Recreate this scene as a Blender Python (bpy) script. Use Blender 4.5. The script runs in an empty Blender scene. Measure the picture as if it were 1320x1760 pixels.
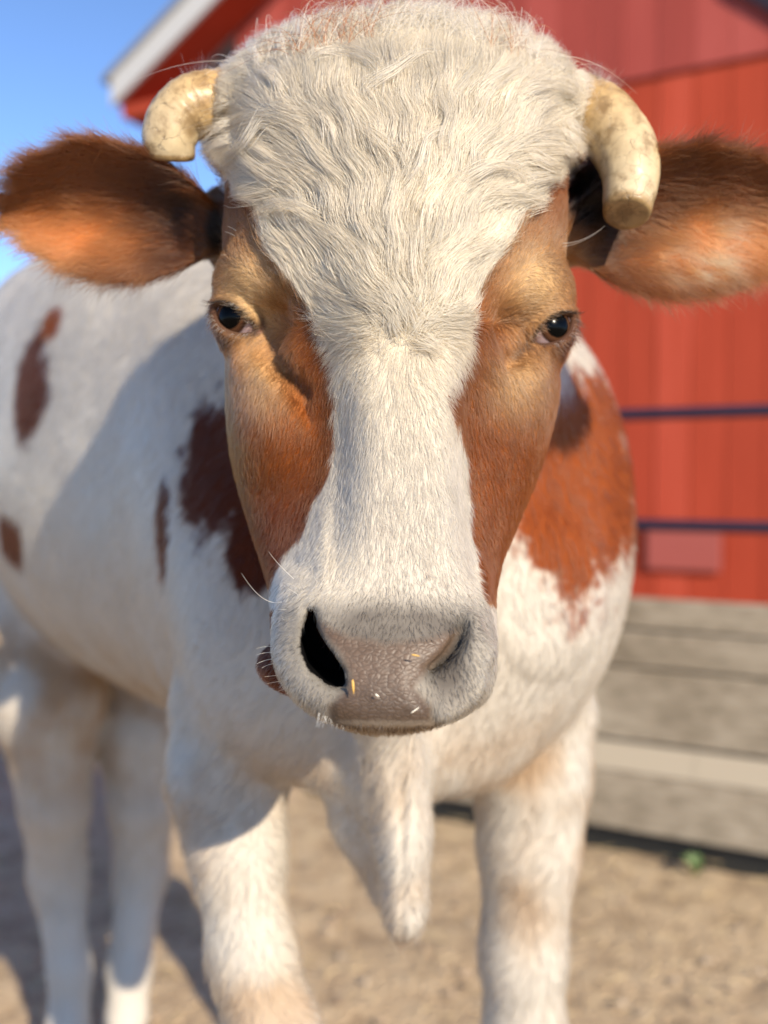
import bpy, math, random
import numpy as np
import openvdb
from mathutils import Vector

rng = np.random.default_rng(11)
random.seed(5)
SC = bpy.context.scene
COL = SC.collection

# ------------------------------------------------------------------ camera
FPX = 1593.0            # focal length in photo pixels (photo is 1320 x 1760)
CAM_H = 1.32
PITCH = math.atan(60.0 / FPX)
cam_d = bpy.data.cameras.new('camera')
cam = bpy.data.objects.new('camera', cam_d)
COL.objects.link(cam)
cam.location = (0, 0, CAM_H)
cam.rotation_euler = (math.pi / 2 - PITCH, 0, 0)
cam_d.sensor_fit = 'HORIZONTAL'
cam_d.sensor_width = 36.0
cam_d.lens = 36.0 * FPX / 1320.0
cam_d.clip_start = 0.02
cam_d.clip_end = 2000
cam_d.dof.use_dof = True
cam_d.dof.focus_distance = 0.664
cam_d.dof.aperture_fstop = 3.5
SC.camera = cam

# ------------------------------------------------------------------ sky, sun, exposure
SUN_AZ = math.radians(29)      # to the right of the line from the cow to the camera
SUN_EL = math.radians(28)
to_sun = Vector((math.sin(SUN_AZ) * math.cos(SUN_EL), -math.cos(SUN_AZ) * math.cos(SUN_EL), math.sin(SUN_EL)))
world = bpy.data.worlds.new('World')
SC.world = world
world.use_nodes = True
nt = world.node_tree
bg = nt.nodes['Background']
sky = nt.nodes.new('ShaderNodeTexSky')
sky.sky_type = 'NISHITA'
sky.sun_disc = False
sky.sun_elevation = SUN_EL
sky.sun_rotation = math.atan2(to_sun.x, to_sun.y)
sky.altitude = 4000
sky.air_density = 1.0
sky.dust_density = 0.0
sky.ozone_density = 4.0
nt.links.new(sky.outputs[0], bg.inputs[0])
bg.inputs[1].default_value = 0.15
sun_d = bpy.data.lights.new('sun', 'SUN')
sun_d.energy = 3.9
sun_d.angle = math.radians(0.5)
sun_d.color = (1.0, 0.885, 0.71)
sun = bpy.data.objects.new('sun', sun_d)
COL.objects.link(sun)
sun.rotation_euler = (-to_sun).to_track_quat('-Z', 'Y').to_euler()
sun.location = to_sun * 30
SC.view_settings.view_transform = 'Standard'
SC.view_settings.look = 'None'
SC.view_settings.gamma = 1.0
SC.view_settings.exposure = 0.92
SC.cycles.use_denoising = True

# ------------------------------------------------------------------ helpers
_cp, _sp = math.cos(PITCH), math.sin(PITCH)

def P(px, py, Y):
    """point of the place that stands at depth Y and shows at photo pixel (px, py)"""
    dx = (px - 660.0) / FPX
    dz = -(py - 880.0) / FPX
    d = np.array([dx, _cp + dz * _sp, -_sp + dz * _cp])
    s = Y / d[1]
    return np.array([d[0] * s, Y, CAM_H + d[2] * s])

def to_px(p):
    x = p[:, 0]; y = p[:, 1]; z = p[:, 2] - CAM_H
    dep = y * _cp - z * _sp
    up = y * _sp + z * _cp
    return 660.0 + FPX * x / dep, 880.0 - FPX * up / dep

def lin(c):
    c = np.asarray(c, float) / 255.0
    return np.where(c <= 0.04045, c / 12.92, ((c + 0.055) / 1.055) ** 2.4)

def tag(o, label=None, cat=None, group=None, kind=None):
    if label: o['label'] = label
    if cat: o['category'] = cat
    if group: o['group'] = group
    if kind: o['kind'] = kind
    return o

def mesh_obj(name, verts, faces, mat=None, parent=None, smooth=False):
    me = bpy.data.meshes.new(name)
    me.from_pydata([tuple(map(float, v)) for v in verts], [], [tuple(f) for f in faces])
    me.update()
    if smooth:
        me.polygons.foreach_set('use_smooth', [True] * len(me.polygons))
    o = bpy.data.objects.new(name, me)
    COL.objects.link(o)
    if mat: me.materials.append(mat)
    if parent: o.parent = parent
    return o

def new_mat(name):
    m = bpy.data.materials.new(name)
    m.use_nodes = True
    n = m.node_tree
    b = n.nodes['Principled BSDF']
    return m, n, b

def N(n, typ, **kw):
    nd = n.nodes.new(typ)
    for k, v in kw.items():
        if k.startswith('i_'):
            nd.inputs[k[2:].replace('_', ' ')].default_value = v
        else:
            setattr(nd, k, v)
    return nd

def ramp(n, src, stops):
    r = n.nodes.new('ShaderNodeValToRGB')
    el = r.color_ramp.elements
    while len(el) < len(stops): el.new(0.5)
    for e, (p, c) in zip(el, stops):
        e.position = p
        e.color = (c[0], c[1], c[2], 1) if hasattr(c, '__len__') else (c, c, c, 1)
    n.links.new(src, r.inputs[0])
    return r

# value noise (vectorised) for patterns in the coat
def vnoise(p, freq, seed=0):
    q = np.asarray(p, float) * freq + seed * 17.13
    i = np.floor(q).astype(np.int64); f = q - i
    f = f * f * (3 - 2 * f)
    def h(a, b, c):
        n = (a * 73856093) ^ (b * 19349663) ^ (c * 83492791) ^ (seed * 2654435)
        n = (n ^ (n >> 13)) * 1274126177 & 0x7fffffff
        n = (n ^ (n >> 16)) & 0xffff
        return n / 65535.0
    r = 0
    for a in (0, 1):
        for b in (0, 1):
            for c in (0, 1):
                w = (f[:, 0] if a else 1 - f[:, 0]) * (f[:, 1] if b else 1 - f[:, 1]) * (f[:, 2] if c else 1 - f[:, 2])
                r = r + w * h(i[:, 0] + a, i[:, 1] + b, i[:, 2] + c)
    return r * 2 - 1

def fnoise(p, freq, seed=0, octv=3):
    r = 0; a = 1.0
    for k in range(octv):
        r = r + a * vnoise(p, freq * 2 ** k, seed + k * 3)
        a *= 0.5
    return r / 1.75

def sstep(a, b, x):
    t = np.clip((x - a) / (b - a), 0, 1)
    return t * t * (3 - 2 * t)

# ------------------------------------------------------------------ ground
def make_ground():
    m, n, b = new_mat('dry_dirt')
    tc = N(n, 'ShaderNodeTexCoord')
    n1 = N(n, 'ShaderNodeTexNoise', i_Scale=1.7, i_Detail=6.0, i_Roughness=0.6)
    n2 = N(n, 'ShaderNodeTexNoise', i_Scale=9.0, i_Detail=6.0, i_Roughness=0.65)
    n3 = N(n, 'ShaderNodeTexNoise', i_Scale=60.0, i_Detail=4.0)
    for q in (n1, n2, n3): n.links.new(tc.outputs['Object'], q.inputs['Vector'])
    r1 = ramp(n, n1.outputs[0], [(0.3, (0.42, 0.295, 0.165)), (0.7, (0.55, 0.41, 0.25))])
    r2 = ramp(n, n2.outputs[0], [(0.36, (0.26, 0.172, 0.098)), (0.50, (0.52, 0.375, 0.228)), (0.68, (0.62, 0.48, 0.31))])
    mx = N(n, 'ShaderNodeMix', data_type='RGBA'); mx.inputs[0].default_value = 0.6
    n.links.new(r1.outputs[0], mx.inputs[6]); n.links.new(r2.outputs[0], mx.inputs[7])
    n.links.new(mx.outputs[2], b.inputs['Base Color'])
    b.inputs['Roughness'].default_value = 0.95
    bm = N(n, 'ShaderNodeBump', i_Strength=0.8, i_Distance=0.04)
    ad = N(n, 'ShaderNodeMath', operation='ADD')
    n.links.new(n2.outputs[0], ad.inputs[0]); n.links.new(n3.outputs[0], ad.inputs[1])
    n.links.new(ad.outputs[0], bm.inputs['Height']); n.links.new(bm.outputs[0], b.inputs['Normal'])
    # one sheet: fine and uneven near the cow, reaching the horizon far out
    ax = np.concatenate([[-600, -150, -40, -15, -8], np.linspace(-5, 5, 121), [8, 15, 40, 150, 600]])
    ay = np.concatenate([[-600, -150, -40, -10, -3], np.linspace(-1, 7, 97), [10, 15, 40, 150, 900]])
    X, Y = np.meshgrid(ax, ay, indexing='ij')
    p = np.stack([X.ravel(), Y.ravel(), np.zeros(X.size)], 1)
    fade = np.clip(1 - np.maximum(np.abs(p[:, 0]) - 4, 0) / 3, 0, 1) * np.clip(1 - np.maximum(np.abs(p[:, 1] - 3) - 3, 0) / 3, 0, 1)
    z = (0.022 * fnoise(p, 3.0, 3) + .012 * fnoise(p, 9.0, 13)) * fade - 0.006
    p[:, 2] = z
    nx, ny = len(ax), len(ay)
    idx = np.arange(nx * ny).reshape(nx, ny)
    F = np.stack([idx[:-1, :-1], idx[1:, :-1], idx[1:, 1:], idx[:-1, 1:]], -1).reshape(-1, 4)
    o = mesh_obj('ground', p, F, m, smooth=True)
    tag(o, kind='structure')
    # loose clods and straw lying about: nobody could count them
    mc, n, b = new_mat('clod'); b.inputs['Roughness'].default_value = 1.0
    oi = N(n, 'ShaderNodeNewGeometry')
    r = ramp(n, oi.outputs['Random Per Island'], [(0.0, (0.213, 0.144, 0.091)), (0.5, (0.365, 0.266, 0.179)), (1.0, (0.456, 0.365, 0.266))])
    n.links.new(r.outputs[0], b.inputs['Base Color'])
    V = []; Fc = []
    base = np.array([[1,0,0],[-1,0,0],[0,1,0],[0,-1,0],[0,0,.7],[0,0,-.6]], float)
    tri = [(0,2,4),(2,1,4),(1,3,4),(3,0,4),(2,0,5),(1,2,5),(3,1,5),(0,3,5)]
    for k in range(2200):
        x = rng.uniform(-1.9, 2.6); y = rng.uniform(1.6, 6.0)
        s = 0.004 + 0.014 * rng.random() ** 3
        q = base * s * rng.uniform(0.6, 1.3, (6, 3))
        a = rng.uniform(0, 6.28); R = np.array([[math.cos(a), -math.sin(a), 0], [math.sin(a), math.cos(a), 0], [0, 0, 1]])
        q = q @ R.T + [x, y, 0.006]
        o0 = len(V); V += list(q); Fc += [tuple(i + o0 for i in t) for t in tri]
    tag(mesh_obj('clods', V, Fc, mc), 'loose dirt clods scattered over the dry yard', 'clods', kind='stuff')
    ms, n, b = new_mat('straw'); b.inputs['Base Color'].default_value = (0.471, 0.350, 0.182, 1); b.inputs['Roughness'].default_value = 0.6
    V = []; Fc = []
    for k in range(2600):
        x = rng.uniform(-1.9, 2.6); y = rng.uniform(1.6, 6.0); L = rng.uniform(0.03, 0.12); a = rng.uniform(0, 6.28)
        w = 0.0016; d = np.array([math.cos(a), math.sin(a), rng.uniform(-.1, .1)]) * L; s = np.array([-math.sin(a), math.cos(a), 0]) * w
        c = np.array([x, y, 0.012 + rng.uniform(0, .01)]); o0 = len(V)
        V += [c - d / 2 - s, c - d / 2 + s, c + d / 2, c - d / 2 + [0, 0, 2 * w]]
        Fc += [(o0, o0 + 1, o0 + 2), (o0 + 1, o0 + 3, o0 + 2), (o0 + 3, o0, o0 + 2)]
    tag(mesh_obj('straw_litter', V, Fc, ms), 'pale straw stalks littering the dry dirt yard', 'straw', kind='stuff')
make_ground()

# ------------------------------------------------------------------ fence and barn stand along one direction
TD = np.array([-0.887, 0.462, 0.0]); TN = np.array([-0.462, -0.887, 0.0])   # along, towards the camera
UZ = np.array([0, 0, 1.0])

def box_faces():
    return [(0, 3, 2, 1), (4, 5, 6, 7), (0, 1, 5, 4), (1, 2, 6, 5), (2, 3, 7, 6), (3, 0, 4, 7)]

def slab(name, org, s0, s1, z0, z1, n0, n1, mat, parent, bevel=0.004, z1b=None, jit=0.0):
    """box in the (along, up, outward) frame; the top may slope from z1 to z1b"""
    z1b = z1 if z1b is None else z1b
    V = []
    for (s, z, nn) in ((s0, z0, n0), (s1, z0, n0), (s1, z0, n1), (s0, z0, n1), (s0, z1, n0), (s1, z1b, n0), (s1, z1b, n1), (s0, z1, n1)):
        V.append(org + TD * s + UZ * (z + (random.uniform(-jit, jit))) + TN * nn)
    o = mesh_obj(name, V, [tuple(reversed(f)) for f in box_faces()], mat, parent)
    if bevel:
        md = o.modifiers.new('bevel', 'BEVEL'); md.width = bevel; md.segments = 2; md.limit_method = 'ANGLE'
    return o

def wood_mat(name, c0, c1, c2):
    m, n, b = new_mat(name)
    tc = N(n, 'ShaderNodeTexCoord')
    rot = N(n, 'ShaderNodeMapping'); rot.inputs['Rotation'].default_value = (0, 0, math.radians(27.5)); rot.inputs['Scale'].default_value = (0.35, 7, 11)
    n.links.new(tc.outputs['Object'], rot.inputs[0])
    n1 = N(n, 'ShaderNodeTexNoise', i_Scale=3.5, i_Detail=8.0, i_Roughness=0.62)
    n.links.new(rot.outputs[0], n1.inputs['Vector'])
    n2 = N(n, 'ShaderNodeTexNoise', i_Scale=2.2, i_Detail=3.0)
    n.links.new(tc.outputs['Object'], n2.inputs['Vector'])
    r = ramp(n, n1.outputs[0], [(0.33, c0), (0.52, c1), (0.7, c2)])
    r2 = ramp(n, n2.outputs[0], [(0.3, (0.75, 0.72, 0.68)), (0.7, (1.1, 1.1, 1.1))])
    mx = N(n, 'ShaderNodeMix', data_type='RGBA', blend_type='MULTIPLY'); mx.inputs[0].default_value = 1
    n.links.new(r.outputs[0], mx.inputs[6]); n.links.new(r2.outputs[0], mx.inputs[7])
    n.links.new(mx.outputs[2], b.inputs['Base Color'])
    b.inputs['Roughness'].default_value = 0.85
    bp = N(n, 'ShaderNodeBump', i_Strength=0.5, i_Distance=0.01)
    n.links.new(n1.outputs[0], bp.inputs['Height']); n.links.new(bp.outputs[0], b.inputs['Normal'])
    return m

def make_fence():
    root = bpy.data.objects.new('plank_fence', None); COL.objects.link(root)
    tag(root, 'weathered grey plank fence with two dark pipe rails in front of barn', 'fence')
    org = np.array([1.005, 3.14, 0.0])
    wm = wood_mat('weathered_wood', (0.182, 0.148, 0.103), (0.274, 0.228, 0.167), (0.334, 0.285, 0.217))
    for (z0, z1, n0, n1) in ((0.795, 0.90, -.035, .0), (0.66, 0.785, -.03, .006), (0.40, 0.652, -.035, .0)):
        slab('board', org, -3.0, -0.55, z0, z1, n0, n1, wm, root, 0.006, jit=.004)
        slab('board', org, -0.54, 1.5, z0, z1, n0, n1, wm, root, 0.006, jit=.004)
    prof = [(-.035, .10), (.055, .10), (.055, .300), (-.002, .384), (-.035, .384)]
    V = [org + TD * a + UZ * z + TN * q for a in (-3.0, 1.5) for q, z in prof]; k = len(prof)
    lb = mesh_obj('board', V, [tuple(range(k)), tuple(range(2 * k - 1, k - 1, -1))] + [(i, i + k, (i + 1) % k + k, (i + 1) % k) for i in range(k)], wm, root)
    bk_, n_, b_ = new_mat('painted_gap_shade'); b_.inputs['Base Color'].default_value = (.012, .013, .012, 1)
    slab('gap_shade_strip', org, -3.0, 1.5, -.02, .098, -.034, .0, bk_, root, 0.004)  # near-black strip added to stand for the shade under the lowest board
    slab('backing_board', org, -2.98, 1.48, 0.36, 0.88, -.075, -.04, wm, root, 0)
    wl, n_, b_ = new_mat('painted_sun_edge'); b_.inputs['Base Color'].default_value = (.33, .275, .20, 1); b_.inputs['Roughness'].default_value = .9  # pale strip along the ledge, sunlight painted into its colour
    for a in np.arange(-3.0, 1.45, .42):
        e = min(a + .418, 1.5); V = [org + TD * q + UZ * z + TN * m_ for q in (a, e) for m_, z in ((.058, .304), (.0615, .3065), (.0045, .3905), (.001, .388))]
        mesh_obj('painted_sun_edge', V, [(0, 1, 2, 3), (7, 6, 5, 4), (0, 4, 5, 1), (1, 5, 6, 2), (2, 6, 7, 3), (3, 7, 4, 0)], wl, root)
    lb['label'] = 'thick lowest plank with sunlit top edge'
    pm, n, b = new_mat('dark_pipe'); b.inputs['Base Color'].default_value = (0.035, 0.03, 0.055, 1); b.inputs['Metallic'].default_value = 0.3; b.inputs['Roughness'].default_value = 0.5
    for z, dz in ((1.152, 0.0), (1.54, 0.012)):
        V = []; F = []
        K = 12
        for j, s in enumerate((-3.0, 1.5)):
            for k in range(K):
                a = 2 * math.pi * k / K
                V.append(org + TD * s + UZ * (z + 0.021 * math.sin(a)) + TN * (-0.06 + 0.021 * math.cos(a)))
        for k in range(K): F.append((k, (k + 1) % K, K + (k + 1) % K, K + k))
        F += [tuple(range(K))[::-1], tuple(range(K, 2 * K))]
        mesh_obj('rail', V, F, pm, root, True)
    for s in (-2.4, -0.9, 1.42):
        slab('post', org, s - .06, s + .06, 0.0, 1.68, -.205, -.085, wm, root, 0.008)
make_fence()

def make_barn():
    root = bpy.data.objects.new('red_barn', None); COL.objects.link(root)
    tag(root, 'red wooden barn with white roof edge behind the cow', 'barn')
    org = np.array([2.08, 6.5, 0.0])
    def red(name, c, v):
        m, n, b = new_mat(name)
        tc = N(n, 'ShaderNodeTexCoord'); mp = N(n, 'ShaderNodeMapping'); mp.inputs['Scale'].default_value = (4, 4, 0.5)
        n.links.new(tc.outputs['Object'], mp.inputs[0])
        n1 = N(n, 'ShaderNodeTexNoise', i_Scale=2.0, i_Detail=5.0)
        n.links.new(mp.outputs[0], n1.inputs['Vector'])
        oi = N(n, 'ShaderNodeObjectInfo')
        ad = N(n, 'ShaderNodeMath', operation='MULTIPLY_ADD'); ad.inputs[1].default_value = 0.5
        n.links.new(oi.outputs['Random'], ad.inputs[0]); 
        ad2 = N(n, 'ShaderNodeMath', operation='MULTIPLY'); ad2.inputs[1].default_value = 0.6
        n.links.new(n1.outputs[0], ad2.inputs[0]); n.links.new(ad2.outputs[0], ad.inputs[2])
        r = ramp(n, ad.outputs[0], [(0.15, [x * (1 - v) for x in c]), (0.5, c), (0.85, [min(1, x * (1 + v) + .012) for x in c])])
        n.links.new(r.outputs[0], b.inputs['Base Color']); b.inputs['Roughness'].default_value = 0.7; b.inputs['Specular IOR Level'].default_value = 0.12
        return m
    m_lo = red('red_paint', (0.34, 0.048, 0.022), 0.20)
    m_up = red('faded_red_paint', (0.285, 0.052, 0.040), 0.18)
    m_dk, n, b = new_mat('dark_maroon'); b.inputs['Base Color'].default_value = (0.012, 0.003, 0.007, 1)
    m_wh, n, b = new_mat('white_trim'); b.inputs['Base Color'].default_value = (0.46, 0.45, 0.43, 1); b.inputs['Roughness'].default_value = 0.6
    m_rf, n, b = new_mat('roof_sheet'); b.inputs['Base Color'].default_value = (0.25, 0.25, 0.26, 1); b.inputs['Metallic'].default_value = .4
    zr = lambda s: 4.60 + (4.80 - s) * 0.572        # underside of the sloping roof edge
    seam = 4.12
    s = 3.78; w = 0.24
    while s > -4.0:
        nn = random.uniform(-0.006, 0.006)
        slab('board', org, s - w + .005, s, 0.0, seam - .008, -.03, nn + 0, m_lo, root, 0.004)
        t0 = zr(s - w); t1 = zr(s)
        slab('board', org, s - w + .002, s, seam, t0, -.03, 0.03 + nn, m_up, root, 0.004, z1b=t1)
        s -= w
    slab('wall', org, -4.0, 3.76, 0.0, 4.6, -.30, -.034, m_lo, root, 0)
    slab('side_wall', org, 3.5, 3.74, 0.0, 4.75, -6.0, -.31, m_lo, root, 0)
    # rake board, soffit and roof sheet along the slope
    def sloped(name, sa, sb, dz0, dz1, n0, n1, mat):
        V = []
        for (q, nn) in ((sa, n0), (sb, n0), (sb, n1), (sa, n1)): V.append(org + TD * q + UZ * (zr(q) + dz0) + TN * nn)
        for (q, nn) in ((sa, n0), (sb, n0), (sb, n1), (sa, n1)): V.append(org + TD * q + UZ * (zr(q) + dz1) + TN * nn)
        return mesh_obj(name, V, [tuple(reversed(f)) for f in box_faces()], mat, root)
    sloped('rake_board', -4.0, 4.80, -0.02, 0.23, 0.45, 0.49, m_wh)
    sloped('soffit', -4.0, 4.78, 0.005, 0.035, 0.032, 0.448, m_lo)
    sloped('roof', -4.0, 4.88, 0.235, 0.285, -6.2, 0.52, m_rf)
    slab('eave_return', org, 3.79, 4.72, 4.48, 4.58, -.3, 0.44, m_lo, root, 0.004, z1b=4.58)
    # near-black panel high on the wall, its lower corner cut off
    pts = [(-0.05, 4.95), (-0.28, 4.58), (-0.62, 4.30), (-1.9, 4.30), (-1.9, 6.2), (-0.05, 6.2)]
    V = [org + TD * a + UZ * z + TN * 0.045 for a, z in pts] + [org + TD * a + UZ * z + TN * 0.085 for a, z in pts]
    k = len(pts)
    F = [tuple(range(k)), tuple(range(2 * k - 1, k - 1, -1))] + [(i, i + k, (i + 1) % k + k, (i + 1) % k) for i in range(k)]
    mesh_obj('dark_wall_panel', V, F, m_dk, root)
    m_gr, n, b = new_mat('faded_panel'); b.inputs['Base Color'].default_value = (0.31, 0.07, 0.052, 1)
    slab('vent_panel', org, -.28, .22, 0.67, 0.98, 0.02, 0.05, m_gr, root, 0.004)
make_barn()

# ------------------------------------------------------------------ the cow, as one distance field
def axis(*seg):
    out = [seg[0][0]]
    for a, b, h in seg:
        k = max(1, int(round((b - a) / h)))
        out += list(a + (b - a) * (np.arange(1, k + 1) / k))
    return np.array(out, np.float64)
H = 0.0019
gx = axis((-1.30, -.32, .017), (-.32, -.155, .003), (-.155, .165, H), (.165, .33, .003), (.33, .62, .017))
gy = axis((.56, .575, .005), (.575, .83, H), (.83, .93, .003), (.93, 1.05, .006), (1.05, 2.80, .018))
gz = axis((-.03, 1.09, .015), (1.09, 1.73, H), (1.73, 1.95, .015))
FLD = np.full((len(gx), len(gy), len(gz)), 0.4, np.float32)

def smin(a, b, k):
    h = np.clip(0.5 + 0.5 * (b - a) / k, 0, 1)
    return b * (1 - h) + a * h - k * h * (1 - h)

def op(lo, hi, fn, k=0.02, mode='u', pad=0.03):
    lo = np.minimum(lo, hi) - pad - k; hi = np.maximum(lo, hi) + pad + k
    i0, i1 = np.searchsorted(gx, lo[0]), np.searchsorted(gx, hi[0])
    j0, j1 = np.searchsorted(gy, lo[1]), np.searchsorted(gy, hi[1])
    k0, k1 = np.searchsorted(gz, lo[2]), np.searchsorted(gz, hi[2])
    if i1 <= i0 or j1 <= j0 or k1 <= k0: return
    X = gx[i0:i1, None, None].astype(np.float32); Y = gy[None, j0:j1, None].astype(np.float32); Z = gz[None, None, k0:k1].astype(np.float32)
    d = fn(X, Y, Z).astype(np.float32)
    S = FLD[i0:i1, j0:j1, k0:k1]
    if mode == 'u': S[...] = smin(S, d, k)
    else: S[...] = -smin(-S, d, k)        # carve d out

def ell(c, r, k=0.02, R=None, mode='u'):
    c = np.asarray(c, float); r = np.asarray(r, float)
    def fn(X, Y, Z):
        x, y, z = X - c[0], Y - c[1], Z - c[2]
        if R is not None:
            x, y, z = (R[0][0] * x + R[0][1] * y + R[0][2] * z, R[1][0] * x + R[1][1] * y + R[1][2] * z, R[2][0] * x + R[2][1] * y + R[2][2] * z)
        q = np.sqrt((x / r[0]) ** 2 + (y / r[1]) ** 2 + (z / r[2]) ** 2)
        g = np.sqrt((x / r[0] ** 2) ** 2 + (y / r[1] ** 2) ** 2 + (z / r[2] ** 2) ** 2) + 1e-6
        return np.where(q < 0.3, (q - 1) * r.min(), q * (q - 1) / g)
    m = r.max() if R is not None else r
    op(c - m, c + m, fn, k, mode)

def cap(a, b, ra, rb, k=0.02, mode='u'):
    a = np.asarray(a, float); b = np.asarray(b, float); ab = b - a; L2 = (ab ** 2).sum()
    def fn(X, Y, Z):
        t = np.clip(((X - a[0]) * ab[0] + (Y - a[1]) * ab[1] + (Z - a[2]) * ab[2]) / L2, 0, 1)
        return np.sqrt((X - a[0] - t * ab[0]) ** 2 + (Y - a[1] - t * ab[1]) ** 2 + (Z - a[2] - t * ab[2]) ** 2) - (ra + (rb - ra) * t)
    m = max(ra, rb)
    op(np.minimum(a, b) - m, np.maximum(a, b) + m, fn, k, mode)

def chain(pts, rad, k=0.02, mode='u'):
    for i in range(len(pts) - 1): cap(pts[i], pts[i + 1], rad[i], rad[i + 1], k, mode)

def cubic(x, xp, fp):
    """smooth monotone-ish interpolation"""
    xp = np.asarray(xp, float); fp = np.asarray(fp, float)
    s = np.argsort(xp); xp = xp[s]; fp = fp[s]
    m = np.gradient(fp, xp)
    x = np.clip(x, xp[0], xp[-1])
    i = np.clip(np.searchsorted(xp, x) - 1, 0, len(xp) - 2)
    h = xp[i + 1] - xp[i]; t = (x - xp[i]) / h
    return ((2*t**3-3*t**2+1) * fp[i] + (t**3-2*t**2+t) * h * m[i] + (-2*t**3+3*t**2) * fp[i+1] + (t**3-t**2) * h * m[i+1])

def head_loft(rows, p, k, round_end=0.02):
    """rows: py, xl, xr, yf, ys, yb (outline pixels at depth ys, front, widest, back depth)"""
    zz = [P(660, r[0], r[4])[2] for r in rows]
    XL = [P(r[1], r[0], r[4])[0] for r in rows]; XR = [P(r[2], r[0], r[4])[0] for r in rows]
    tab = lambda v: (lambda Z: cubic(Z, zz, v))
    fl, fr, ff, fs, fb = tab(XL), tab(XR), tab([r[3] for r in rows]), tab([r[4] for r in rows]), tab([r[5] for r in rows])
    z0, z1 = min(zz), max(zz)
    def fn(X, Y, Z):
        zf = Z.astype(np.float64)
        l, r, yf, ys, yb = fl(zf), fr(zf), ff(zf), fs(zf), fb(zf)
        cx = (l + r) / 2; w = (r - l) / 2
        df = np.where(Y < ys, (ys - Y) / (ys - yf), (Y - ys) / (yb - ys))
        dw = np.abs(X - cx) / w
        q = (dw ** p + df ** p) ** (1 / p)
        sc = np.minimum(w, np.where(Y < ys, ys - yf, yb - ys))
        f = (q - 1) * sc
        e = np.maximum(np.maximum(z0 - Z, Z - z1), -0.05) + 0.0 * f
        return -smin(-f, -e, round_end)
    op(np.array([min(XL), min(r[3] for r in rows), z0]), np.array([max(XR), max(r[5] for r in rows), z1]), fn, k)

# ---- trunk -------------------------------------------------------
BF = np.array([0.545, -0.839]); BL = np.array([0.839, 0.545]); B0 = np.array([0.035, 1.19])
def trunk():
    rows = np.array([  # backwards a, centre z, half height, half width
        (-.23, 1.20, .07, .06), (-.17, 1.19, .20, .15), (-.05, 1.24, .31, .23), (.12, 1.29, .38, .275), (.4, 1.325, .425, .31),
        (.75, 1.34, .445, .345), (1.1, 1.37, .45, .345), (1.38, 1.43, .39, .30), (1.55, 1.46, .28, .22), (1.62, 1.46, .12, .10)])
    def fn(X, Y, Z):
        a = -((X - B0[0]) * BF[0] + (Y - B0[1]) * BF[1]); l = (X - B0[0]) * BL[0] + (Y - B0[1]) * BL[1]
        a = a + 0 * Z; l = l + 0 * Z
        ac = np.clip(a, rows[0, 0], rows[-1, 0])
        zc = cubic(ac, rows[:, 0], rows[:, 1]); hh = cubic(ac, rows[:, 0], rows[:, 2]); hw = cubic(ac, rows[:, 0], rows[:, 3])
        ex = 2.15 + .85 * np.clip((Z - zc) / hh * 2, 0, 1) * np.clip(ac / .6, 0, 1)
        q = (np.abs((Z - zc) / hh) ** ex + np.abs(l / hw) ** ex) ** (1 / ex)
        f = (q - 1) * np.minimum(hh, hw)
        e = np.maximum(rows[0, 0] - a, a - rows[-1, 0])
        return -smin(-f, -e, 0.03)
    op(np.array([-1.2, .95, .85]), np.array([.45, 2.75, 1.90]), fn, 0.05)
trunk()
# neck, withers, shoulders
cap((0.005, .90, 1.47), (0.03, 1.20, 1.40), .135, .235, .06)
ell((0.0, 1.30, 1.52), (.19, .30, .20), .08)
ell((0.20, 1.21, 1.25), (.12, .15, .22), .08)       # shoulder on the sunny side
ell((0.135, 1.10, 1.17), (.115, .11, .14), .07)      # point of shoulder
ell((-0.155, 1.08, 1.15), (.08, .10, .20), .06)
ell((-0.06, 1.02, 1.10), (.10, .07, .12), .07)       # breast
ell((-0.20, 1.28, 1.26), (.10, .20, .27), .08)
# dewlap fold
chain([P(655, 1180, .90), P(668, 1300, .94), P(690, 1420, .955), P(700, 1560, .96)], [.042, .022, .018, .016], .035)
ell(P(688, 1430, 1.03), (.016, .10, .12), .045)
chain([P(650, 1310, 1.0), P(628, 1410, 1.03), P(655, 1530, 1.03)], [.05, .030, .012], .04)
# fore legs
def leg(pts, rad, k=.04): chain(pts, rad, k)
fl = [np.array(P(405, 1230, 1.10)), P(388, 1340, 1.07), P(406, 1450, 1.04), P(434, 1640, 1.02), P(470, 1780, 1.01)]
leg(fl + [np.array([-.118, 1.02, .50]), np.array([-.112, 1.03, .40]), np.array([-.11, 1.04, .16]), np.array([-.11, 1.03, .09])], [.078, .062, .050, .044, .048, .056, .045, .04, .05], .03)
fr = [np.array(P(905, 1230, 1.26)), P(912, 1330, 1.25), P(910, 1450, 1.24), P(898, 1640, 1.235), P(902, 1780, 1.23)]
leg(fr + [np.array([.188, 1.23, .50]), np.array([.188, 1.24, .40]), np.array([.186, 1.25, .16]), np.array([.186, 1.24, .09])], [.095, .076, .064, .054, .052, .056, .045, .04, .05], .03)
# hind legs: thigh, hock, cannon
leg([np.array([-.80, 2.15, 1.25]), P(85, 1200, 1.98), P(95, 1380, 2.0), P(100, 1500, 2.06), P(118, 1660, 2.03), np.array([-.70, 2.03, .20]), np.array([-.70, 2.0, .09])], [.16, .115, .070, .060, .044, .040, .052], .028)
leg([np.array([-.56, 2.28, 1.25]), P(245, 1250, 2.14), P(245, 1380, 2.12), P(243, 1500, 2.15), P(222, 1660, 2.1), np.array([-.585, 2.09, .18]), np.array([-.585, 2.06, .09])], [.16, .11, .072, .058, .048, .042, .052], .028)
# hooves
for (x, y) in ((-.11, 1.02), (.186, 1.23), (-.70, 1.99), (-.585, 2.05)):
    ell((x, y - .01, .035), (.055, .068, .055), .02)

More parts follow.
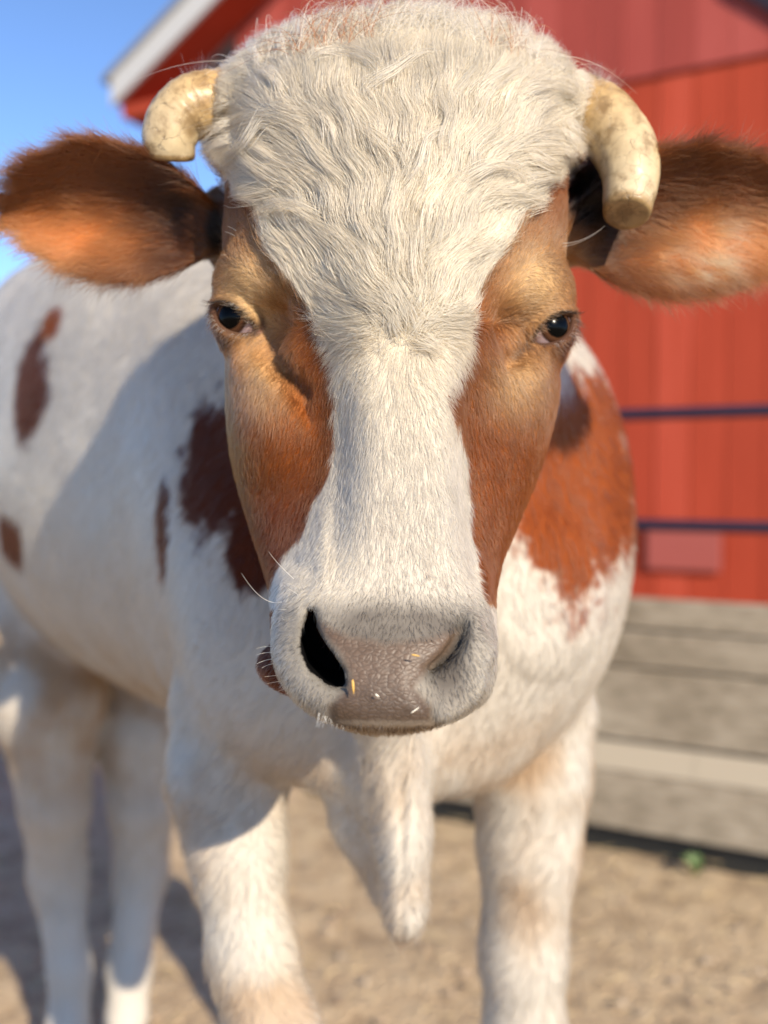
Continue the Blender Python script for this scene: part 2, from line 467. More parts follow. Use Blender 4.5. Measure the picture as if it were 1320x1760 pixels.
# ---- head --------------------------------------------------------
skull = [(58, 620, 770, .812, .83, .87), (84, 535, 850, .782, .82, .90), (130, 456, 922, .750, .81, .93), (200, 408, 958, .722, .81, .95),
         (280, 400, 964, .705, .81, .97), (360, 394, 966, .696, .81, .98), (450, 390, 964, .692, .80, .98), (520, 392, 962, .692, .79, .98),
         (600, 392, 958, .695, .79, .97), (700, 394, 952, .70, .79, .96), (800, 405, 926, .702, .785, .94), (900, 432, 886, .697, .77, .90),
         (1000, 464, 846, .682, .74, .86), (1060, 482, 830, .67, .72, .82), (1120, 505, 815, .66, .71, .80)]
head_loft(skull, 2.3, .02)
bridge = [(280, 560, 835, .700, .76, .80), (380, 558, 825, .684, .75, .80), (450, 560, 820, .674, .74, .80), (560, 572, 808, .664, .74, .80), (680, 580, 800, .656, .73, .80), (800, 572, 800, .648, .73, .80),
          (900, 545, 812, .640, .72, .80), (980, 515, 822, .631, .71, .80), (1040, 500, 826, .620, .70, .78), (1100, 500, 826, .612, .69, .77)]
head_loft(bridge, 2.8, .028)
muzz = [(985, 500, 828, .640, .70, .77), (1030, 483, 836, .624, .69, .77), (1080, 474, 845, .608, .675, .765), (1120, 474, 849, .600, .665, .76),
        (1160, 487, 846, .595, .66, .75), (1190, 508, 832, .594, .655, .74), (1220, 548, 786, .598, .65, .72), (1240, 590, 738, .605, .645, .69)]
head_loft(muzz, 2.5, .014, .012)
# lower jaw and chin, mandible, cheek
ell(P(592, 1142, .715), (.066, .045, .028), .012)
chain([P(640, 1140, .73), P(660, 900, .84), P(670, 720, .90)], [.035, .06, .08], .03)

def c3(px, py, Y): return P(px, py, Y)
EYES = {'l': (P(419, 551, .764), np.array([-.30, -.95, .02])), 'r': (P(933, 568, .766), np.array([.30, -.95, .03]))}
ER = 0.0235
LIDR = .0255
LID = {}; CAR = {}
for key, sg in (('l', -1), ('r', 1)):
    c, dr = EYES[key]
    # hollow at the inner corner, ball-shaped lids, brow ridge above
    ell(c + [-sg * .020, -.037 - (.006 if sg > 0 else 0), -.004], (.024, .018, .024), .026, mode='c')
    ell(c + [0, .001, 0], (.0268, .0268, .0268), .010)
    chain([c + [sg * .006, -.004, .031], c + [-sg * .014, -.017, .034], c + [-sg * .034, -.030, .021]], [.012, .013, .010], .024)
    fw = np.array([sg * .22, -.97, 0.03]); fw /= np.linalg.norm(fw)
    rt = np.cross(fw, [0, 0, 1.0]); rt /= np.linalg.norm(rt); rt *= 1 if rt[0] > 0 else -1
    up = np.cross(rt, fw); up *= 1 if up[2] > 0 else -1
    ang = math.radians(31) * sg
    ax_l = rt * math.cos(ang) + up * math.sin(ang); ax_s = -rt * math.sin(ang) + up * math.cos(ang)
    half, hup, hdn = .0228, .0108, .0132
    ru = (half ** 2 + hup ** 2) / (2 * hup); ou = ru - hup; rd = (half ** 2 + hdn ** 2) / (2 * hdn); od_ = rd - hdn
    def alm(X, Y, Z, c=c, fw=fw, ax_l=ax_l, ax_s=ax_s):
        x, y, z = X - c[0], Y - c[1], Z - c[2]
        u = x * ax_l[0] + y * ax_l[1] + z * ax_l[2]; v = x * ax_s[0] + y * ax_s[1] + z * ax_s[2] + .001
        w = x * fw[0] + y * fw[1] + z * fw[2]
        q = np.maximum(np.sqrt(u * u + (v + ou) ** 2) - ru, np.sqrt(u * u + (v - od_) ** 2) - rd)
        return np.maximum(q, .002 - w)
    op(c - .05, c + .05, alm, .003, 'c')
    CAR[key] = c - ax_l * (sg * .0202) + fw * .0108
    ell(CAR[key], (.0052, .0052, .0052), .003)
    # lid margins along the slit
    uu = np.linspace(-half * .98, half * .98, 11)
    for sgn, rr in ((1, .0040), (-1, .0022)):
        vv = (np.sqrt(ru ** 2 - uu ** 2) - ou) if sgn > 0 else (np.sqrt(rd ** 2 - uu ** 2) - od_)
        pts_ = []
        for u_, v_ in zip(uu, vv):
            v2 = sgn * (v_ + .0012) - .001
            pts_.append(c + ax_l * u_ + ax_s * v2 + fw * math.sqrt(max(LIDR ** 2 - u_ ** 2 - v2 ** 2, 1e-6)))
        chain(pts_, [rr] * 11, .004)
        LID[key, sgn] = (np.array(pts_), fw.copy(), ax_s.copy(), sg)
# tear grooves running down from the inner eye corners (deep on the shaded side)
chain([P(452, 566, .736), P(464, 594, .730), P(488, 630, .722), P(515, 668, .714), P(530, 720, .711)],
      [.002, .005, .0065, .006, .003], .014, 'c')
chain([P(893, 604, .738), P(880, 616, .732), P(862, 632, .725)], [.002, .003, .0025], .012, 'c')
ell(P(500, 745, .745), (.022, .030, .03), .03)      # cheek swell beside the groove
# facial crest hollow under the eyes
ell(P(555, 790, .64), (.012, .03, .055), .03, mode='c')
ell(P(842, 830, .655), (.010, .03, .05), .03, mode='c')

def pathcarve(pts, depth, k):
    """carve a hole whose outline is a thick path seen from the front; pts: (px, py, radius px)"""
    Q = [(P(a, b, .605), r * .605 / FPX) for a, b, r in pts]
    lo = np.min([q[0] - q[1] for q in Q], 0); hi = np.max([q[0] + q[1] for q in Q], 0); lo[1] = .58; hi[1] = .60 + depth
    def fn(X, Y, Z):
        # shear back to the plane so that the hole runs inwards and up
        t = (Y - .605)
        d = None
        for (a, ra), (b, rb) in zip(Q[:-1], Q[1:]):
            ax, az, bx, bz = a[0], a[2], b[0], b[2]; dx, dz = bx - ax, bz - az; L = dx * dx + dz * dz
            xx = X - t * np.sign(a[0] + .003) * 0.09; zz = Z + t * .06
            h = np.clip(((xx - ax) * dx + (zz - az) * dz) / L, 0, 1)
            e = np.sqrt((xx - ax - h * dx) ** 2 + (zz - az - h * dz) ** 2) - (ra + (rb - ra) * h)
            d = e if d is None else np.minimum(d, e)
        return np.maximum(d, Y - (.612 + depth))
    op(lo, hi, fn, k, 'c')
# the rims of the nostrils stand proud, then the comma-shaped holes
chain([P(812, 1072, .625), P(818, 1120, .618), P(800, 1170, .612), P(768, 1205, .607)], [.005, .008, .009, .006], .014)
pathcarve([(536, 1060, 7), (534, 1085, 13), (538, 1110, 20), (552, 1138, 25), (572, 1160, 22), (582, 1171, 14)], .075, .006)
pathcarve([(796, 1078, 5), (787, 1105, 10), (766, 1133, 10), (742, 1151, 7)], .010, .007)
ell(P(772, 1168, .590), (.020, .012, .020), .012, mode='c')
chain([P(735, 1150, .596), P(718, 1180, .594), P(742, 1214, .595), P(745, 1240, .600)], [.0025, .003, .003, .002], .005, 'c')
chain([P(592, 1178, .594), P(566, 1204, .595), P(562, 1238, .602)], [.002, .0025, .002], .005, 'c')

# ---- ears --------------------------------------------------------
EAR = {}
def ear(key, base, tip, up, hh, cu, cd):
    base = np.asarray(base); tip = np.asarray(tip)
    e1 = tip - base; L = np.linalg.norm(e1); e1 /= L
    e2 = np.asarray(up, float); e2 = e2 - e1 * (e1 @ e2); e2 /= np.linalg.norm(e2)
    e3 = np.cross(e1, e2)
    if e3[1] > 0: e3 = -e3
    EAR[key] = (base, e1, e2, e3, L)
    tt = np.linspace(0, 1, len(hh))
    def fn(X, Y, Z):
        x, y, z = X - base[0], Y - base[1], Z - base[2]
        a = (x * e1[0] + y * e1[1] + z * e1[2]) / L; v = x * e2[0] + y * e2[1] + z * e2[2]; w = x * e3[0] + y * e3[1] + z * e3[2]
        ac = np.clip(a, 0, 1)
        h = np.maximum(cubic(ac, tt, hh), .004)
        q = v / h
        c = np.where(v > 0, cu, cd) * np.minimum(q * q, 1.6) * (0.4 + 0.6 * np.sin(np.pi * np.clip(ac * .9 + .1, 0, 1))) + .012 * ac
        f = -smin(-(np.abs(w - c) - .0042), -(np.abs(v) - h) * .8, .006)
        e = np.maximum(-a, a - 1) * L
        return -smin(-f, -e, .006)
    op(np.minimum(base, tip) - .085, np.maximum(base, tip) + .085, fn, .012, pad=.01)
ear('l', P(372, 392, .835), P(2, 366, .85), (.03, -.10, 1), [.022, .042, .053, .057, .053, .041, .025, .007], .052, .020)
ear('r', P(985, 402, .835), P(1362, 388, .845), (-.03, -.10, 1), [.024, .046, .058, .062, .060, .053, .040, .014], .048, .024)
chain([P(430, 410, .86), P(378, 392, .842)], [.042, .024], .02)
chain([P(930, 410, .86), P(982, 402, .842)], [.042, .026], .02)
ell(P(1004, 348, .870), (.028, .024, .040), .02)
ell(P(385, 385, .868), (.020, .022, .034), .02)
# horn cores under the hair
chain([P(470, 170, .82), P(395, 178, .815)], [.034, .024], .012)
chain([P(900, 160, .82), P(968, 172, .815)], [.034, .024], .012)

# ---- field to mesh -----------------------------------------------
g = openvdb.FloatGrid()
g.copyFromArray(np.clip(FLD, -.3, .3))
pts, quads = g.convertToQuads(0.0)
del FLD
ii = pts
V = np.stack([np.interp(ii[:, 0], np.arange(len(gx)), gx), np.interp(ii[:, 1], np.arange(len(gy)), gy), np.interp(ii[:, 2], np.arange(len(gz)), gz)], 1)
quads = quads[:, ::-1].astype(np.int32)
me = bpy.data.meshes.new('cow')
me.vertices.add(len(V)); me.vertices.foreach_set('co', V.astype(np.float32).ravel())
me.loops.add(quads.size); me.loops.foreach_set('vertex_index', quads.ravel())
me.polygons.add(len(quads)); me.polygons.foreach_set('loop_start', np.arange(0, quads.size, 4, dtype=np.int32)); me.polygons.foreach_set('loop_total', np.full(len(quads), 4, np.int32))
me.polygons.foreach_set('use_smooth', np.ones(len(quads), bool))
me.update(calc_edges=True)
nv = np.zeros(len(V) * 3, np.float32); me.vertices.foreach_get('normal', nv); VN = nv.reshape(-1, 3)
# make sure the faces look outwards
far = np.argmin(V[:, 1])
if VN[far, 1] > 0:
    me.flip_normals(); me.update(); me.vertices.foreach_get('normal', nv); VN = nv.reshape(-1, 3); quads = quads[:, ::-1]
print('COW verts', len(V))
cow = bpy.data.objects.new('cow', me); COL.objects.link(cow)
tag(cow, 'white and red-brown horned cow facing the camera with shaggy pale forelock', 'cow')

# ---- coat colours ------------------------------------------------
BL_L = np.array([(400, 60), (395, 290), (415, 340), (440, 362), (468, 430), (482, 470), (500, 500), (525, 520), (547, 560), (566, 600), (571, 640), (576, 700), (576, 770), (566, 820), (542, 860), (520, 915), (495, 942), (476, 985), (462, 1012), (440, 1040), (430, 1300)], float)
BL_R = np.array([(985, 60), (972, 300), (930, 322), (920, 360), (882, 400), (852, 440), (840, 480), (816, 520), (804, 560), (808, 600), (790, 640), (770, 680), (785, 720), (800, 780), (806, 840), (810, 920), (825, 980), (833, 1030), (880, 1045), (900, 1300)], float)
CREAM = lin((240, 225, 198)); WHITE = lin((211, 200, 183)); BROWN = lin((136, 72, 29)); RUST = lin((146, 72, 32)); TAN = lin((216, 178, 126)); DARKB = lin((92, 44, 26))
PADC = lin((108, 87, 70)); GREY = lin((104, 96, 88)); BLACK = lin((30, 24, 22))

def inpoly(x, y, poly):
    r = np.zeros(len(x), bool); n = len(poly)
    for i in range(n):
        x0, y0 = poly[i]; x1, y1 = poly[(i + 1) % n]
        c = ((y0 > y) != (y1 > y)) & (x < (x1 - x0) * (y - y0) / (y1 - y0 + 1e-9) + x0)
        r ^= c
    return r
PAD = [(540, 1062), (600, 1092), (665, 1103), (730, 1098), (792, 1080), (770, 1122), (738, 1150), (716, 1182), (745, 1214), (748, 1246), (562, 1246), (563, 1212), (592, 1184), (598, 1160), (585, 1128), (556, 1092)]

NOSTRIL = [(535, 1052), (520, 1078), (514, 1110), (524, 1142), (545, 1172), (575, 1190), (596, 1182), (599, 1160), (585, 1135), (560, 1108), (546, 1082), (543, 1058)]

def polydist(x, y, pts):
    d = np.full(len(x), 1e9)
    for i in range(len(pts)):
        a = np.array(pts[i]); b = np.array(pts[(i + 1) % len(pts)]); ab = b - a
        t = np.clip(((x - a[0]) * ab[0] + (y - a[1]) * ab[1]) / (ab @ ab + 1e-9), 0, 1)
        d = np.minimum(d, np.hypot(x - a[0] - t * ab[0], y - a[1] - t * ab[1]))
    return d

def is_ear(p):
    out = np.zeros(len(p)); side = np.zeros(len(p))
    for s_, key in ((-1, 'l'), (1, 'r')):
        base, e1, e2, e3, L = EAR[key]
        a = (p - base) @ e1
        out = np.where((a > -.012) & (p[:, 1] > .76) & (np.abs(p[:, 0]) > .15), np.maximum(out, a / L), out)
    return out

PATCH = [  # coat patches on the body: centre, radii, colour
    (P(965, 850, 1.12), (.13, .22, .125), 'rust'), (P(1010, 720, 1.15), (.06, .1, .06), 'rust'), (P(905, 960, 1.10), (.035, .08, .07), 'rust'), (P(1050, 1030, 1.25), (.03, .08, .03), 'rust'),
    (P(385, 800, 1.04), (.055, .11, .085), 'dark'), (P(420, 700, .98), (.05, .08, .07), 'dark'), (P(292, 910, 1.12), (.012, .08, .06), 'dark'), (P(440, 940, 1.0), (.03, .08, .05), 'dark'),
    (P(45, 660, 1.52), (.07, .10, .10), 'dark'), (P(0, 930, 1.62), (.055, .35, .05), 'dark'), (P(190, 560, 1.55), (.03, .05, .03), 'rust'), (P(100, 560, 1.5), (.03, .05, .03), 'rust')]

def coat(p, jitter=None):
    """colour of the coat, some light and shade painted in, at points p -> rgb, pad mask, hair factor"""
    x, y = to_px(p)
    n1 = fnoise(p, 60, 1); n2 = fnoise(p, 14, 4); n3 = fnoise(p, 240, 7, 2)
    xx = x + 7 * n1 + 5 * n3; yy = y + 9 * n2
    ymx = np.interp(y, [400, 700, 900, 1040], [.97, .945, .91, .87]); head = (1 - sstep(ymx - .02, ymx, p[:, 1])) * (1 - sstep(1262, 1275, y)) * (1 - (p[:, 1] > .80) * (y > 1040))
    c = np.empty((len(p), 3))
    # body
    body = np.tile(lin((212, 202, 187)), (len(p), 1)) * (1 + .07 * n2[:, None] + .06 * fnoise(p, 30, 9)[:, None])
    for ctr, r, kind in PATCH:
        q = np.sqrt((((p - ctr) / np.array(r)) ** 2).sum(1)) + .34 * fnoise(p, 16, 21) + .22 * n1 + .2 * fnoise(p, 110, 23, 2)
        w = 1 - sstep(.82, 1.14, q)
        body = body * (1 - w[:, None]) + (RUST * .95 if kind == 'rust' else DARKB)[None] * w[:, None] * (1 + .15 * n2[:, None])
    mud = sstep(.30, .75, n2 * .5 + .5 + .25 * fnoise(p, 7, 31)) * (1 - sstep(.93, 1.12, p[:, 2])) * sstep(.45, .9, p[:, 2]) * .85
    body = body * (1 - mud[:, None]) + lin((176, 140, 100))[None] * mud[:, None]
    hoof = 1 - sstep(.07, .09, p[:, 2])
    body = body * (1 - hoof[:, None]) + lin((60, 50, 44))[None] * hoof[:, None]
    # head: white blaze between two edges, red-brown sides
    el = np.interp(yy, BL_L[:, 1], BL_L[:, 0]); er = np.interp(yy, BL_R[:, 1], BL_R[:, 0])
    dl = xx - el; dr = er - xx
    blaze = sstep(-3, 3, np.minimum(dl, dr))
    blaze = np.where((p[:, 1] > .87) & (y > 280), 0, blaze); blaze = np.where(y < 262, 1, blaze)
    br = np.tile(BROWN, (len(p), 1))
    el_c = EYES['l'][0]; er_c = EYES['r'][0]
    ex_l, ey_l = 419, 551; ex_r, ey_r = 938, 567
    # pale tan round the eyes and on the upper cheeks
    tl = np.exp(-(((x - 430) / 62) ** 2 + ((y - 500) / 95) ** 2)) + .5 * np.exp(-(((x - 450) / 52) ** 2 + ((y - 660) / 60) ** 2))
    tr = np.exp(-(((x - 925) / 66) ** 2 + ((y - 490) / 88) ** 2)) + .8 * np.exp(-(((x - 895) / 62) ** 2 + ((y - 660) / 60) ** 2))
    t = np.clip(tl + tr, 0, 1) * (0.85 + .3 * n2)
    br = br * (1 - np.clip(t, 0, 1)[:, None]) + TAN[None] * np.clip(t, 0, 1)[:, None]
    low = sstep(800, 1000, y)
    br = br * (1 - .35 * low[:, None]) + lin((112, 58, 28))[None] * .35 * low[:, None]
    jaw = (x < 600) * sstep(780, 900, y) * .7  # dark-brown jaw, and the left cheek's shade painted into the coat
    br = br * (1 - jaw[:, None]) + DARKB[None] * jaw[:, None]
    br *= (1 + .22 * n2 + .14 * n1)[:, None]
    # bare dark skin at the rims of the eyes; shade painted in along the tear groove
    for key, ex, ey in (('l', ex_l, ey_l), ('r', ex_r, ey_r)):
        cc = EYES[key][0]
        d3 = np.sqrt(((p - cc) ** 2).sum(1))
        rim = (1 - sstep(.0278, .0303, d3)) * (p[:, 1] < cc[1] - .002)
        br = br * (1 - .85 * rim[:, None]) + lin((74, 52, 45))[None] * .85 * rim[:, None]
    for key in 'lr':
        cr_ = 1 - sstep(.0050, .0072, np.sqrt(((p - CAR[key]) ** 2).sum(1)))
        br = br * (1 - cr_[:, None]) + lin((150, 104, 94))[None] * cr_[:, None]
    gl = polydist(x, y, [(400, 478), (425, 510), (455, 560), (472, 608), (505, 645), (524, 672), (505, 645), (472, 608), (455, 560), (425, 510)])
    gw = np.exp(-(gl / 6) ** 2) * .3
    gr = polydist(x, y, [(905, 592), (885, 612), (905, 592)])
    gw = np.maximum(gw, np.exp(-(gr / 7) ** 2) * .6)
    br = br * (1 - gw[:, None]) + lin((70, 50, 44))[None] * gw[:, None]
    wh_t = sstep(480, 900, y)
    wh = CREAM[None] * (1 - wh_t[:, None]) + WHITE[None] * wh_t[:, None]
    sp = sstep(.42, .62, fnoise(p, 190, 41, 2)) * sstep(720, 900, y) * .45
    wh = wh * (1 - sp[:, None]) + lin((150, 132, 120))[None] * sp[:, None]
    hd = br * (1 - blaze[:, None]) + wh * blaze[:, None]
    # chin and lower lip dark brown
    chin = ((p[:, 1] > .672) & (y > 1040) & (x < 700)).astype(float)
    hd = hd * (1 - chin[:, None]) + DARKB[None] * chin[:, None]
    # grey skin above the nose pad, pad itself
    pd = polydist(x, y, PAD); ins = inpoly(x, y, PAD)
    sd = np.where(ins, -pd, pd) + 3 * n3
    front = (p[:, 1] < .66).astype(float) * (y > 980) * (y < 1262)
    gg = front * np.clip(np.exp(-(((x - 675) / 120) ** 2 + ((y - 1078) / 40) ** 2)) * 1.5 + 1.15 * np.exp(-(((x - 768) / 40) ** 2 + ((y - 1155) / 62) ** 2)) + .6 * np.exp(-(((x - 560) / 40) ** 2 + ((y - 1215) / 22) ** 2)), 0, 1) * (.9 + .3 * n1)
    gg = np.clip(gg, 0, 1)
    mz = front * sstep(1010, 1060, y) * .30
    hd = hd * (1 - mz[:, None])
    hd = hd * (1 - gg[:, None] * .95) + GREY[None] * .95 * gg[:, None]
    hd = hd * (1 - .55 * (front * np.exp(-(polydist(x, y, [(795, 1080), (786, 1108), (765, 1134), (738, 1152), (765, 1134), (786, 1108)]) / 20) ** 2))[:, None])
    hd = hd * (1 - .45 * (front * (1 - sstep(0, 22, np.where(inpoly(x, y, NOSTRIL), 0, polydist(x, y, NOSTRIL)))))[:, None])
    pad = front * (1 - sstep(-12, 8, sd))
    padc = PADC[None] * (1 + .12 * n1[:, None] - .38 * sstep(1150, 1240, y)[:, None])
    hd = hd * (1 - pad[:, None]) + padc * pad[:, None]
    lip = front * (1 - pad) * sstep(1236, 1242, y) * sstep(530, 560, x) * (1 - sstep(745, 775, x))
    hd = hd * (1 - lip[:, None]) + lin((112, 90, 68))[None] * lip[:, None]
    # inside of the nostrils, the shade of the hole painted in as near-black
    inn = ((p[:, 1] > .611) & inpoly(x, y, NOSTRIL) & (p[:, 1] < .69)).astype(float)
    hd = hd * (1 - inn[:, None]) + BLACK[None] * .25 * inn[:, None]
    # ears
    ea = is_ear(p)
    ew = sstep(0.0, .10, ea)
    earc = np.tile(lin((126, 72, 40)), (len(p), 1)) * (1 + .45 * n2[:, None] + .25 * fnoise(p, 40, 63)[:, None])
    for key, sg in (('l', -1), ('r', 1)):
        base, e1, e2, e3, L = EAR[key]
        q = p - base; a = q @ e1 / L; v = q @ e2; w = q @ e3
        inner = ((p[:, 0] * sg > 0)) * np.exp(-((v + .018) / .026) ** 2) * np.exp(-((a - .62) / .30) ** 2)
        earc = earc * (1 - .85 * inner[:, None]) + lin((250, 160, 88))[None] * .85 * inner[:, None]  # sunlit glow of the inner ear painted in as orange
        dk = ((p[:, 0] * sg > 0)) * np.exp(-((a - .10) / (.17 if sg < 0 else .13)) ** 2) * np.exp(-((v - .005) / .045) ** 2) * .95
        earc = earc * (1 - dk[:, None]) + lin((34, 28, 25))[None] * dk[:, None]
    fl_ = (p[:, 0] > 0) * np.clip(np.exp(-(((x - 1195) / 50) ** 2 + ((y - 452) / 26) ** 2)) * 2.2 + .8 * np.exp(-(((x - 1240) / 22) ** 2 + ((y - 395) / 20) ** 2)), 0, 1) * sstep(-.35, .15, fnoise(p, 75, 66))
    earc = earc * (1 - fl_[:, None]) + lin((222, 196, 158))[None] * fl_[:, None]
    earc = np.clip(earc, .01, 1)
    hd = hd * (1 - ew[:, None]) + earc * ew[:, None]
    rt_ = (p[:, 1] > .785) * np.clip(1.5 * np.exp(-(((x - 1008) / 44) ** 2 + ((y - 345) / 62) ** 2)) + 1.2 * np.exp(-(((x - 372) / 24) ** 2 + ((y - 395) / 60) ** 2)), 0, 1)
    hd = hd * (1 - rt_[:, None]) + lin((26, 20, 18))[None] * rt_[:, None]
    # neck behind the head is white
    c = body * (1 - head[:, None]) + hd * head[:, None]
    c = c * .74
    return np.clip(c, 0.002, 0.95), pad, gg * (1 - pad), blaze * head, ea

C, PADM, GG, BZ, EA = coat(V)
ca = me.color_attributes.new('coat', 'FLOAT_COLOR', 'POINT')
ca.data.foreach_set('color', np.concatenate([C, np.ones((len(C), 1))], 1).astype(np.float32).ravel())
pa = me.attributes.new('pad', 'FLOAT', 'POINT'); pa.data.foreach_set('value', PADM.astype(np.float32))

def skin_mat():
    m, n, b = new_mat('hide')
    at = N(n, 'ShaderNodeAttribute', attribute_name='coat'); pd = N(n, 'ShaderNodeAttribute', attribute_name='pad')
    tc = N(n, 'ShaderNodeTexCoord')
    vo = N(n, 'ShaderNodeTexVoronoi', feature='DISTANCE_TO_EDGE', i_Scale=290.0, i_Randomness=0.85)
    mp = N(n, 'ShaderNodeMapping'); mp.inputs['Scale'].default_value = (0.72, 1, 1.2)
    nz = N(n, 'ShaderNodeTexNoise', i_Scale=120.0, i_Detail=2.0)
    n.links.new(tc.outputs['Object'], nz.inputs['Vector'])
    mv = N(n, 'ShaderNodeMix', data_type='VECTOR'); mv.inputs[0].default_value = 0.004
    n.links.new(tc.outputs['Object'], mv.inputs[4]); n.links.new(nz.outputs['Color'], mv.inputs[5])
    n.links.new(mv.outputs[1], mp.inputs[0]); n.links.new(mp.outputs[0], vo.inputs['Vector'])
    vr = ramp(n, vo.outputs['Distance'], [(0.0, 0.0), (0.25, 0.7), (0.6, 1.0)])
    mu = N(n, 'ShaderNodeMath', operation='MULTIPLY'); n.links.new(vr.outputs[0], mu.inputs[0]); n.links.new(pd.outputs['Fac'], mu.inputs[1])
    bp = N(n, 'ShaderNodeBump', i_Strength=0.34, i_Distance=0.0008); n.links.new(mu.outputs[0], bp.inputs['Height'])
    hn = N(n, 'ShaderNodeTexNoise', i_Scale=45.0, i_Detail=5.0); n.links.new(tc.outputs['Object'], hn.inputs['Vector'])
    bp2 = N(n, 'ShaderNodeBump', i_Strength=0.35, i_Distance=0.006); n.links.new(hn.outputs[0], bp2.inputs['Height']); n.links.new(bp2.outputs[0], bp.inputs['Normal'])
    n.links.new(bp.outputs[0], b.inputs['Normal'])
    # creases of the pad are darker
    dk = ramp(n, vo.outputs['Distance'], [(0.0, 0.72), (0.16, 1.0)])
    mm = N(n, 'ShaderNodeMix', data_type='RGBA', blend_type='MULTIPLY'); n.links.new(pd.outputs['Fac'], mm.inputs[0]); n.links.new(at.outputs['Color'], mm.inputs[6]); n.links.new(dk.outputs[0], mm.inputs[7])
    n.links.new(mm.outputs[2], b.inputs['Base Color'])
    rr = N(n, 'ShaderNodeMapRange'); rr.inputs[3].default_value = 0.8; rr.inputs[4].default_value = 0.47
    n.links.new(pd.outputs['Fac'], rr.inputs[0]); n.links.new(rr.outputs[0], b.inputs['Roughness'])
    sm = N(n, 'ShaderNodeMapRange'); sm.inputs[3].default_value = 0.08; sm.inputs[4].default_value = 0.4; n.links.new(pd.outputs['Fac'], sm.inputs[0]); n.links.new(sm.outputs[0], b.inputs['Specular IOR Level'])
    return m
me.materials.append(skin_mat())

# ------------------------------------------------------------------ eyes
def uv_sphere(R, nu=64, nv=40, bulge=None):
    vs = []; fs = []
    for j in range(nv + 1):
        th = math.pi * j / nv
        for i in range(nu):
            ph = 2 * math.pi * i / nu
            d = np.array([math.sin(th) * math.cos(ph), math.sin(th) * math.sin(ph), math.cos(th)])
            r = R
            if bulge: r = R + bulge * math.exp(-(th / .55) ** 2)
            vs.append(d * r)
    for j in range(nv):
        for i in range(nu):
            fs.append((j * nu + i, (j + 1) * nu + i, (j + 1) * nu + (i + 1) % nu, j * nu + (i + 1) % nu))
    return np.array(vs), fs

def eye_mat():
    m, n, b = new_mat('eye')
    tc = N(n, 'ShaderNodeTexCoord'); sx = N(n, 'ShaderNodeSeparateXYZ'); n.links.new(tc.outputs['Object'], sx.inputs[0])
    def M(op_, a, bb):
        q = N(n, 'ShaderNodeMath', operation=op_)
        for i, v in enumerate((a, bb)):
            if isinstance(v, (int, float)): q.inputs[i].default_value = v
            else: n.links.new(v, q.inputs[i])
        return q.outputs[0]
    x2 = M('MULTIPLY', sx.outputs[0], sx.outputs[0]); y2 = M('MULTIPLY', sx.outputs[1], sx.outputs[1])
    r = M('DIVIDE', M('SQRT', M('ADD', x2, y2), 0), ER)
    back = M('LESS_THAN', sx.outputs[2], 0.0)
    r = M('ADD', r, M('MULTIPLY', back, 2.0))
    nz = N(n, 'ShaderNodeTexNoise', i_Scale=300.0, i_Detail=3.0); n.links.new(tc.outputs['Object'], nz.inputs['Vector'])
    r2 = M('ADD', r, M('MULTIPLY', M('SUBTRACT', nz.outputs[0], 0.5), 0.05))
    rp = ramp(n, M('MULTIPLY', r2, 0.5), [(0.0, (0.001, 0.001, 0.001)), (0.205, (0.001, 0.001, 0.001)), (0.23, (0.085, 0.036, 0.017)), (0.30, (0.030, 0.012, 0.007)), (0.325, (0.34, 0.24, 0.23)), (0.6, (0.36, 0.22, 0.21))])
    n.links.new(rp.outputs[0], b.inputs['Base Color'])
    b.inputs['Roughness'].default_value = 0.18
    b.inputs['Specular IOR Level'].default_value = 0.10
    return m
EM = eye_mat()
GAZE = {'l': P(404, 550, .76), 'r': P(946, 563, .764)}
for key in 'lr':
    c, dr = EYES[key]
    tgt = {'l': np.array([-.36, -.93, .0]), 'r': np.array([.36, -.93, .05])}[key]
    vs, fs = uv_sphere(ER, bulge=.0014)
    o = mesh_obj('eye', vs, fs, EM, None, True)
    o.location = c
    o.rotation_euler = Vector(tgt).to_track_quat('Z', 'Y').to_euler()
    o.parent = cow

